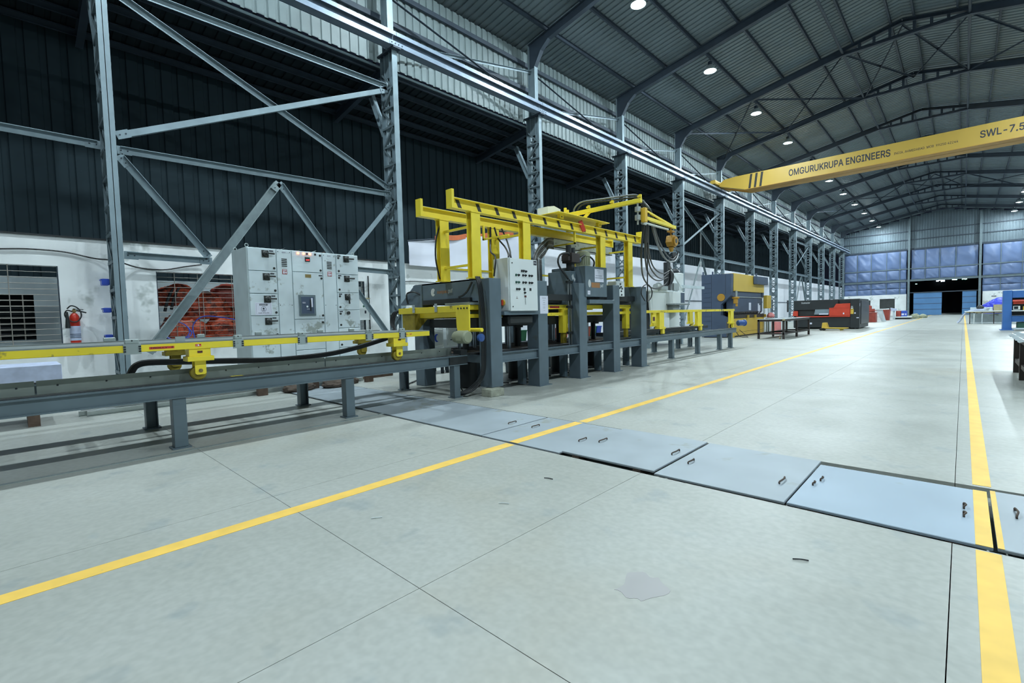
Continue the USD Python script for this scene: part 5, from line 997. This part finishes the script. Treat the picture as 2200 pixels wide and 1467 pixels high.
part(pb, 'ram', G().box(-7.04, -7.30, 20.95, 25.0, 1.06, 1.945, .008), 'navy_paint', 'navy ram'); part(pb, 'light_strip', G().box(-7.0, -7.04, 21.1, 24.95, 1.69, 1.725), 'aluminium', 'bright strip along the ram')
part(pb, 'upper_tooling', G().prism([(-7.07, 1.06), (-7.22, 1.06), (-7.17, .95), (-7.13, .95)], 'y', 21.1, 24.95), 'tooling')
for k in range(24): part(pb, 'tool_clamp', G().box(-7.035, -7.05, 21.15+.158*k, 21.25+.158*k, 1.0, 1.08), 'tooling')
part(pb, 'lower_tooling', G().box(-7.0, -7.25, 21.0, 25.4, .80, .92).box(-7.08, -7.18, 21.0, 25.4, .92, .96), 'tooling'); part(pb, 'lower_table', G().box(-7.02, -7.35, 21.05, 25.2, .05, .80, .008), 'press_yellow', 'yellow lower table')
part(pb, 'table_seam', G().box(-7.018, -7.02, 21.05, 25.2, .20, .21), 'ink'); part(pb, 'side_foot', G().box(-6.98, -7.3, 20.86, 21.02, .0, .75, .01), 'press_yellow'); part(pb, 'base', G().box(-7.1, -8.15, 20.7, 25.1, 0, .05), 'tooling')
for y in (22.7, 23.7, 25.2): part(pb, 'support_bracket', G().box(-6.93, -7.02, y-.05, y+.05, .78, .92), 'press_yellow')
part(pb, 'guide_disc', G().cyl((-7.38, 20.6, 1.69), (-7.38, 20.56, 1.69), .155, 24), 'crane_orange', 'orange round cover', smooth=40)
part(pb, 'safety_arm', G().box(-6.80, -7.05, 20.88, 21.06, 1.62, 1.70, .01).box(-6.85, -7.0, 20.90, 21.04, 1.42, 1.62, .01).box(-6.85, -6.92, 20.93, 21.0, 1.30, 1.42), 'crane_orange', 'orange sensor arm'); part(pb, 'arm_rod', G().cyl((-6.9, 20.96, 1.70), (-6.9, 20.96, 1.95), .05, 12), 'aluminium')
for y0, y1, z0, z1 in ((23.02, 23.32, 1.13, 1.47), (24.32, 24.5, .98, 1.44), (24.5, 24.68, 1.02, 1.36)): part(pb, 'notice', G().box(-7.035, -7.04, y0, y1, z0, z1), 'paper', 'pale notice')
part(pb, 'end_guard', G().box(-6.85, -7.0, 25.06, 25.75, 1.20, 1.82, .01), 'press_yellow', 'yellow guard at the far end')
part(pb, 'top_post', G().box(-7.75, -7.8, 20.7, 20.75, 2.68, 2.80).box(-8.15, -8.2, 20.7, 20.75, 2.68, 2.82), 'navy_paint')
part(pb, 'foot_switch_cable', G().tube([(-6.95, 20.95, .3), (-6.7, 20.8, .05), (-6.5, 21.0, .02), (-6.6, 21.4, .02), (-6.95, 21.5, .3)], .012, 6), 'rubber_black')

def work_table(name, label, x0, x1, y0, y1, h, legs_y, m='dark_brown', topm='sheet_top', over=.02):
    t = thing(name, label, 'work table', ((x0+x1)/2, (y0+y1)/2, 0))
    part(t, 'top_sheet', G().box(x0-over, x1+over, y0-over, y1+over, h-.012, h, .002), topm)
    part(t, 'top_frame', G().box(x0, x0+.06, y0, y1, h-.09, h-.012).box(x1-.06, x1, y0, y1, h-.09, h-.012).box(x0, x1, y0, y0+.06, h-.09, h-.012).box(x0, x1, y1-.06, y1, h-.09, h-.012), m)
    for y in legs_y:
        for x in (x0, x1-.07): part(t, 'leg', G().box(x, x+.07, y, y+.07, 0, h-.09), m)
        part(t, 'cross_rail', G().box(x0+.07, x1-.07, y+.015, y+.055, .17, .23), m)
    for x in (x0+.015, x1-.055): part(t, 'side_rail', G().box(x, x+.04, y0, y1, .17, .23), m)
    return t
wt1 = work_table('work_table', 'long dark framed work table with a pale top before the black shear', -5.83, -4.89, 20.1, 24.2, .76, (20.1, 22.05, 24.13))
part(wt1, 'corner_cap', G().box(-4.87, -4.95, 20.06, 20.14, .70, .765), 'timber'); part(wt1, 'castor_wheel', G().cyl((-5.08, 20.2, .05), (-5.04, 20.2, .05), .05, 14), 'timber')

sh = thing('shear', 'long black and red sheet metal shear', 'shear', (-5.5, 32.4, 0))
part(sh, 'frame', G().box(-3.97, -7.05, 30.95, 34.1, .05, 1.60, .02), 'shear_black'); part(sh, 'front_apron', G().box(-4.20, -7.0, 30.7, 30.95, .10, .66, .01), 'shear_black'); part(sh, 'upper_beam', G().box(-4.9, -7.0, 30.72, 30.95, 1.06, 1.60, .01), 'shear_black'); part(sh, 'end_column', G().box(-3.95, -4.34, 30.66, 31.0, .06, 1.58, .01), 'shear_black')
part(sh, 'side_cover', G().box(-3.93, -3.97, 31.1, 34.0, .25, 1.5, .01), 'tooling'); part(sh, 'skid', G().cyl((-4.05, 30.9, .08), (-4.05, 31.2, .08), .08, 14).box(-4.2, -6.9, 31.0, 34.0, 0, .05), 'tooling')
part(sh, 'red_guard', G().prism([(-4.35, .72), (-5.28, .72), (-5.28, 1.14), (-5.08, 1.16), (-4.97, 1.36), (-4.35, 1.37)], 'y', 30.60, 30.72), 'shear_red', 'red stepped guard'); part(sh, 'guard_fold', G().box(-4.35, -5.28, 30.59, 30.60, 1.13, 1.15), 'shear_red')
part(sh, 'red_strip', G().box(-4.35, -6.85, 30.62, 30.72, .655, .715), 'shear_red', 'red strip along the table edge'); part(sh, 'red_end_guard', G().prism([(-6.78, .74), (-7.03, .74), (-6.99, 1.02), (-6.78, 1.02)], 'y', 30.60, 30.74), 'shear_red', 'small red end guard'); part(sh, 'throat', G().box(-5.3, -6.78, 30.85, 30.93, .72, 1.05), 'tooling')
part(sh, 'hold_down', G().prism([(-5.3, .80), (-6.0, .80), (-5.95, 1.08), (-5.3, 1.08)], 'y', 30.70, 30.80), 'steel_grey'); part(sh, 'sheet_offcut', G().box(-5.32, -5.75, 30.62, 30.72, .79, .85), 'paper')
part(sh, 'yellow_label', G().box(-4.20, -4.34, 30.65, 30.66, .80, 1.06), 'press_yellow'); part(sh, 'button_row', G().box(-4.22, -4.32, 30.63, 30.66, 1.08, 1.14).box(-4.23, -4.31, 30.63, 30.66, 1.18, 1.21), 'box_white')
part(sh, 'white_label', G().box(-4.11, -4.17, 30.65, 30.66, .81, .88).box(-4.60, -4.66, 30.59, 30.60, .79, .88).box(-3.97, -4.08, 30.65, 30.66, .575, .615).box(-6.10, -6.24, 30.695, 30.70, .27, .36), 'paper'); part(sh, 'maker_name', G().text('Durmazlar', (-6.62, 30.72, 1.42), .085, 'y', .42, .004, True), 'logo_white', 'white maker lettering')
part(sh, 'side_light', G().box(-3.93, -3.95, 30.7, 30.72, 1.2, 1.35), 'paper')

pj = thing('pallet_truck', 'yellow hand pallet truck parked before the black shear', 'pallet truck', (-4.8, 28.75, 0))
part(pj, 'mast', G().prism([(-5.22, .40), (-5.06, .40), (-4.98, .12), (-5.25, .12)], 'y', 28.55, 28.95), 'press_yellow')
for y in (28.48, 28.86): part(pj, 'fork', G().prism([(-5.1, .10), (-5.1, .155), (-4.2, .14), (-4.14, .115), (-4.2, .10)], 'y', y, y+.16), 'press_yellow'); part(pj, 'load_wheel', G().cyl((-4.42, y+.03, .045), (-4.42, y+.13, .045), .045, 14).box(-4.32, -4.52, y+.02, y+.14, .06, .10), 'yellow_dirty')
for x in (-5.30, -5.18): part(pj, 'steer_wheel', G().cyl((x, 28.66, .07), (x, 28.72, .07), .07, 16).cyl((x, 28.78, .07), (x, 28.84, .07), .07, 16), 'machine_black')
part(pj, 'tow_bar', G().bar((-5.22, 28.75, .18), (-5.36, 28.75, .42), .03, .03), 'tooling')

# clutter between press brake and shear
for i, (x, y, h) in enumerate(((-7.35, 26.4, 1.75), (-7.2, 26.7, 1.55), (-7.5, 26.9, 1.65))):
    single('wrapped_sheet', G().obox((x, y, h/2), [[.94, .34, 0], [-.34, .94, 0], [0, 0, 1]], (.03, .35, h/2), .01), 'box_white', f'pale wrapped sheet standing past the press brake, {ORD[i]} from the aisle', 'wrapped sheet', 'wrapped sheets past the press brake')
lump('pink_bundle', (-6.72, 25.2, .84), np.array((.17, .22, .16)), 31, 'pink_plastic', 'pink wrapped bundle on a stand past the press brake', 'bundle', None); single('pink_drum', G().lathe((-6.45, 25.1, 0), [(0, 0), (.2, 0), (.2, .55), (0, .56)], 20), 'pink_plastic', 'pink drum behind the dark work table', 'drum', smooth=40)
single('bundle_stand', G().box(-6.55, -6.9, 25.0, 25.4, .70, .74).box(-6.57, -6.62, 25.02, 25.07, 0, .70).box(-6.83, -6.88, 25.33, 25.38, 0, .70).box(-6.83, -6.88, 25.02, 25.07, 0, .70).box(-6.57, -6.62, 25.33, 25.38, 0, .70), 'steel_grey', 'small stand under the pink bundle', 'stand')
for i, (x, y, w, h) in enumerate(((-7.0, 28.3, .5, .62), (-7.6, 29.0, .45, .5))):
    t = thing('crate', f'white crate on the floor beyond the dark work table, {("bigger", "smaller")[i]} one', 'crate', (x, y, 0)); part(t, 'body', G().box(x-w/2, x+w/2, y-w/2, y+w/2, 0, h, .02), 'box_white'); part(t, 'lid', G().box(x-w/2-.02, x+w/2+.02, y-w/2-.02, y+w/2+.02, h, h+.05, .01), 'wood_brown')

# far left group before the end wall
for x0, x1, y0, h, nm, sl in ((-5.47, -4.80, 45, .72, 'broad red steel bin closest to the black shear', 0), (-5.1, -4.55, 51.5, .88, 'tapered red bin behind the slanted grey stand', .12)):
    t = thing('scrap_bin', nm, 'bin', ((x0+x1)/2, y0+.4, 0)); part(t, 'shell', G().prism([(x0+sl, 0), (x1-sl*.5, 0), (x1, h), (x0, h)], 'y', y0, y0+.9), 'bin_red'); part(t, 'rim', G().box(x0-.02, x1+.02, y0-.02, y0+.92, h-.03, h+.02), 'bin_red')
    for k in range(4): part(t, 'rib', G().box(x0+sl+.03+(x1-x0-sl*2)*k/3.4, x0+sl+.07+(x1-x0-sl*2)*k/3.4, y0-.02, y0, .05, h-.05), 'bin_red')
t = thing('drill_stand', 'slanted pale grey machine stand with a white top bar between the red bins', 'machine stand', (-4.65, 47, 0)); part(t, 'leg', G().prism([(-4.62, 0), (-4.40, 0), (-4.62, .92), (-4.98, .92)], 'y', 46.9, 47.5), 'cabinet_grey'); part(t, 'top_bar', G().box(-5.05, -4.30, 46.8, 47.5, .92, 1.0, .01), 'box_white')
t = thing('red_machine', 'tall red machine before the white end wall window', 'machine', (-6.1, 54, 0)); part(t, 'body', G().box(-6.5, -5.9, 54, 54.8, 0, 1.0).prism([(-6.45, 1.0), (-6.1, 1.0), (-6.1, 1.25), (-6.3, 1.35), (-6.45, 1.2)], 'y', 54, 54.5), 'bin_red'); part(t, 'table', G().box(-6.7, -5.2, 53.9, 55, .78, .84), 'bin_red')
t = thing('console', 'pale blue console on a slim grey post beside the red bins', 'console', (-4.55, 55, 0)); part(t, 'post', G().box(-4.62, -4.48, 54.9, 55.1, 0, .78), 'cabinet_grey'); part(t, 'desk', G().prism([(-4.78, .76), (-4.38, .76), (-4.38, .95), (-4.78, 1.05)], 'y', 54.7, 55.3), 'foam_blue'); part(t, 'white_flag', G().box(-5.05, -4.88, 54.9, 54.95, .78, 1.0), 'box_white')
pf = thing('pallet_platform', 'low white platform carrying a brown box and a blue box', 'platform', (-3.95, 55.5, 0)); part(pf, 'deck', G().box(-4.5, -3.35, 54.9, 56.2, .14, .25, .01), 'box_white'); part(pf, 'skirt', G().box(-4.45, -3.4, 55, 56.1, 0, .14), 'machine_black')
single('brown_box', G().box(-4.42, -4.08, 55.2, 55.8, .25, .76, .01), 'bin_red', 'red brown box on the low white platform', 'box'); bb = thing('blue_box', 'blue box with white labels on the low white platform', 'box', (-3.86, 55.5, .25)); part(bb, 'body', G().box(-4.06, -3.66, 55.2, 55.8, .25, .76, .01), 'bin_blue'); part(bb, 'label', G().box(-4.03, -3.85, 55.19, 55.2, .36, .52).box(-3.78, -3.70, 55.19, 55.2, .36, .52), 'paper')
for i, (x, y, h) in enumerate(((-3.2, 57, .35), (-2.8, 60, .28))): lump('rubbish_heap', (x, y, h*.4), np.array((.35, .4, h)), 40+i, 'motor_green', f'greenish heap on the floor before the blue doors, {("bigger", "smaller")[i]} one', 'heap', 'heaps before the blue doors')

# ================================================================ RIGHT SIDE
wt2 = work_table('work_table', 'dark work table with a crumpled pale sheet at the picture edge', .60, 1.75, 8.9, 11.15, .63, (8.9, 9.98, 11.08))
single('crumpled_sheet', G().grid(lambda u, w: np.stack([.53+1.2*u, 8.8+2.3*w, .645+.035*meshkit.fbm(np.stack([u*7, w*9, u*0+2], 1), 3, 5)-.06*np.exp(-((u)/.06)**2)], 1), 30, 40), 'sheet_top', 'crumpled pale sheet lying over the dark work table', 'sheet', smooth=60)
bp = thing('blue_press', 'bright blue two column press at the side of the hall', 'press', (1.9, 29.5, 0))
part(bp, 'column', G().box(1.22, 1.49, 29.1, 29.75, 0, 1.68, .01), 'press_blue'); part(bp, 'column', G().box(2.9, 3.2, 29.1, 29.75, 0, 1.68, .01), 'press_blue'); part(bp, 'foot', G().box(1.15, 1.55, 29.0, 29.85, 0, .03), 'press_blue'); part(bp, 'crosshead', G().box(1.49, 2.9, 29.15, 29.7, 1.36, 1.66, .01), 'press_blue'); part(bp, 'bed', G().box(1.49, 2.9, 29.1, 29.75, .36, .60, .01), 'press_blue')
part(bp, 'red_roller', G().cyl((1.5, 29.05, 1.23), (2.9, 29.05, 1.23), .05, 14).box(1.52, 2.9, 29.1, 29.2, 1.10, 1.18), 'shear_red', 'red roller and bar'); part(bp, 'green_motor', G().box(1.65, 2.1, 29.2, 29.7, .08, .33, .02), 'green_motor'); part(bp, 'motor_base', G().box(1.5, 2.3, 29.15, 29.8, .03, .10), 'cabinet_grey')
part(bp, 'dark_back', G().box(1.49, 2.9, 29.72, 29.78, .62, 1.36), 'tooling'); mo = part(bp, 'meter', G().box(1.52, 1.72, 29.0, 29.1, .86, 1.02, .008), 'box_white'); part(mo, 'meter_screen', G().box(1.54, 1.66, 28.99, 29.0, .89, 1.0), 'dark_glass'); part(bp, 'work_sheet', G().box(1.47, 2.6, 28.8, 29.4, .80, .84), 'box_white'); part(bp, 'yellow_box', G().box(1.80, 1.95, 28.9, 29.1, .84, 1.0), 'press_yellow')
wt3 = thing('work_table', 'long white work table on thin legs beyond the blue press', 'work table', (.9, 39.4, 0)); part(wt3, 'top', G().box(.05, 3.0, 38.9, 40.2, .70, .755, .004), 'box_white'); part(wt3, 'apron', G().box(.15, 3.0, 39.0, 39.05, .62, .70), 'timber'); part(wt3, 'lower_rail', G().box(.28, 3.0, 39.6, 39.66, .0, .06).box(.28, 3.0, 40.1, 40.14, .06, .58), 'cabinet_grey')
for x, m in ((.46, 'box_white'), (.28, 'dark_brown'), (.8, 'cabinet_grey'), (1.28, 'dark_brown'), (2.5, 'box_white')): part(wt3, 'leg', G().box(x-.02, x+.02, 39.0, 39.06, 0, .70), m)
single('film_roll', G().tube([(-.25, 39.4, .06), (-.12, 39.4, .22), (.0, 39.3, .5), (.2, 39.3, .72), (.5, 39.3, .80), (.9, 39.35, .82)], .05, 8), 'foam_blue', 'pale plastic film trailing off the end of the white work table', 'film', smooth=40)
single('wrapped_stack', G().box(.3, 1.25, 39.5, 40.1, .755, .96, .02), 'cabinet_grey', 'grey wrapped stack on the white work table', 'stack'); single('wooden_crate', G().box(1.28, 1.72, 39.4, 40.0, .755, 1.10, .01), 'timber', 'wooden crate on the white work table beside the blue press', 'crate'); lump('dark_bag', (.72, 39.5, .95), np.array((.16, .16, .14)), 51, 'tooling', 'small dark bag on the grey wrapped stack', 'bag', None)
lump('tarp_heap', (2.3, 55, .75), np.array((1.25, .9, .95)), 52, 'tarp_blue', 'heap under a bright blue tarpaulin before the end wall', 'heap', None, flat=.8); single('wall_sign', G().box(2.35, 2.75, YE-.07, YE-.05, 2.05, 2.13), 'ink', 'narrow dark sign on the white end wall above the blue tarpaulin', 'sign')

# ================================================================ OVERHEAD CRANE
cr_ = thing('overhead_crane', 'long yellow overhead crane girder spanning the hall with black lettering', 'overhead crane', (-2, 31.4, 8.4))
def girder(y0, y1, z0, z1, m, nm, lab): return part(cr_, nm, G().prism([(-11.25, 9.0), (-10.9, z1-.05), (-10.2, z1), (6.6, z1), (7.2, 9.0), (7.2, 8.9), (5.6, z0), (-9.7, z0), (-11.25, 8.9)], 'y', y0, y1), m, lab)
girder(31.0, 31.5, 8.42, 9.30, 'crane_yellow', 'main_girder', 'yellow main girder with lettering'); girder(31.95, 32.3, 8.42, 9.25, 'crane_orange', 'rear_girder', 'orange rear girder')
part(cr_, 'girder_flange', G().box(-9.7, 5.6, 30.96, 31.54, 8.40, 8.42), 'crane_orange'); part(cr_, 'walkway_plate', G().box(-9.7, 5.6, 31.5, 31.95, 8.40, 8.43), 'crane_orange')
et = part(cr_, 'end_truck', G().box(-11.15, -11.45, 30.2, 33.0, 8.93, 9.15, .01), 'crane_yellow'); part(cr_, 'end_truck', G().box(7.0, 7.3, 30.2, 33.0, 8.93, 9.15), 'crane_yellow')
for y in (30.4, 32.8): part(et, 'wheel', G().cyl((-11.35, y, 8.99), (-11.25, y, 8.99), .11, 18), 'tooling')
part(et, 'drive_motor', G().cyl((-11.5, 30.7, 9.1), (-11.8, 30.7, 9.1), .1, 14), 'crane_yellow')
for k in range(3): part(cr_, 'black_stripe', G().prism([(-9.50+.30*k, 8.44), (-9.38+.30*k, 8.44), (-9.28+.30*k, 9.26), (-9.40+.30*k, 9.26)], 'y', 30.994, 31.0), 'hazard_black', 'slanted black stripe')
part(cr_, 'lettering', G().text('OMGURUKRUPA ENGINEERS', (-7.35, 31.0, 8.70), .34, 'y', 4.55, .005, True), 'ink', 'black company lettering'); part(cr_, 'lettering', G().text('SWL-7.5T', (.42, 31.0, 8.72), .30, 'y', 1.62, .005, True), 'ink', 'black load lettering'); part(cr_, 'lettering', G().text('INDIA. AHMEDABAD  MOB  99250 42244', (-2.66, 31.0, 8.72), .11, 'y', 2.35, .004), 'ink', 'small line of dark print')

# small litter on the floor
for i, (x, y, a) in enumerate(((-2.02, 2.45, .1), (-.50, 2.33, .3), (-2.35, 1.35, .8), (-1.95, 1.95, .4))):
    single('wire_scrap', G().tube([(x-.03*math.cos(a), y-.03*math.sin(a), .004), (x, y+.006, .006), (x+.035*math.cos(a+.4), y+.03*math.sin(a+.4), .004)], .003, 5), 'machine_black' if i < 2 else 'box_white', f'tiny scrap of {"dark wire" if i < 2 else "white film"} on the bare floor, {("before the rail table plates", "before the bluest plate", "near the floor joint crossing", "beside the narrow yellow line")[i]}', 'scrap', 'tiny scraps on the floor')
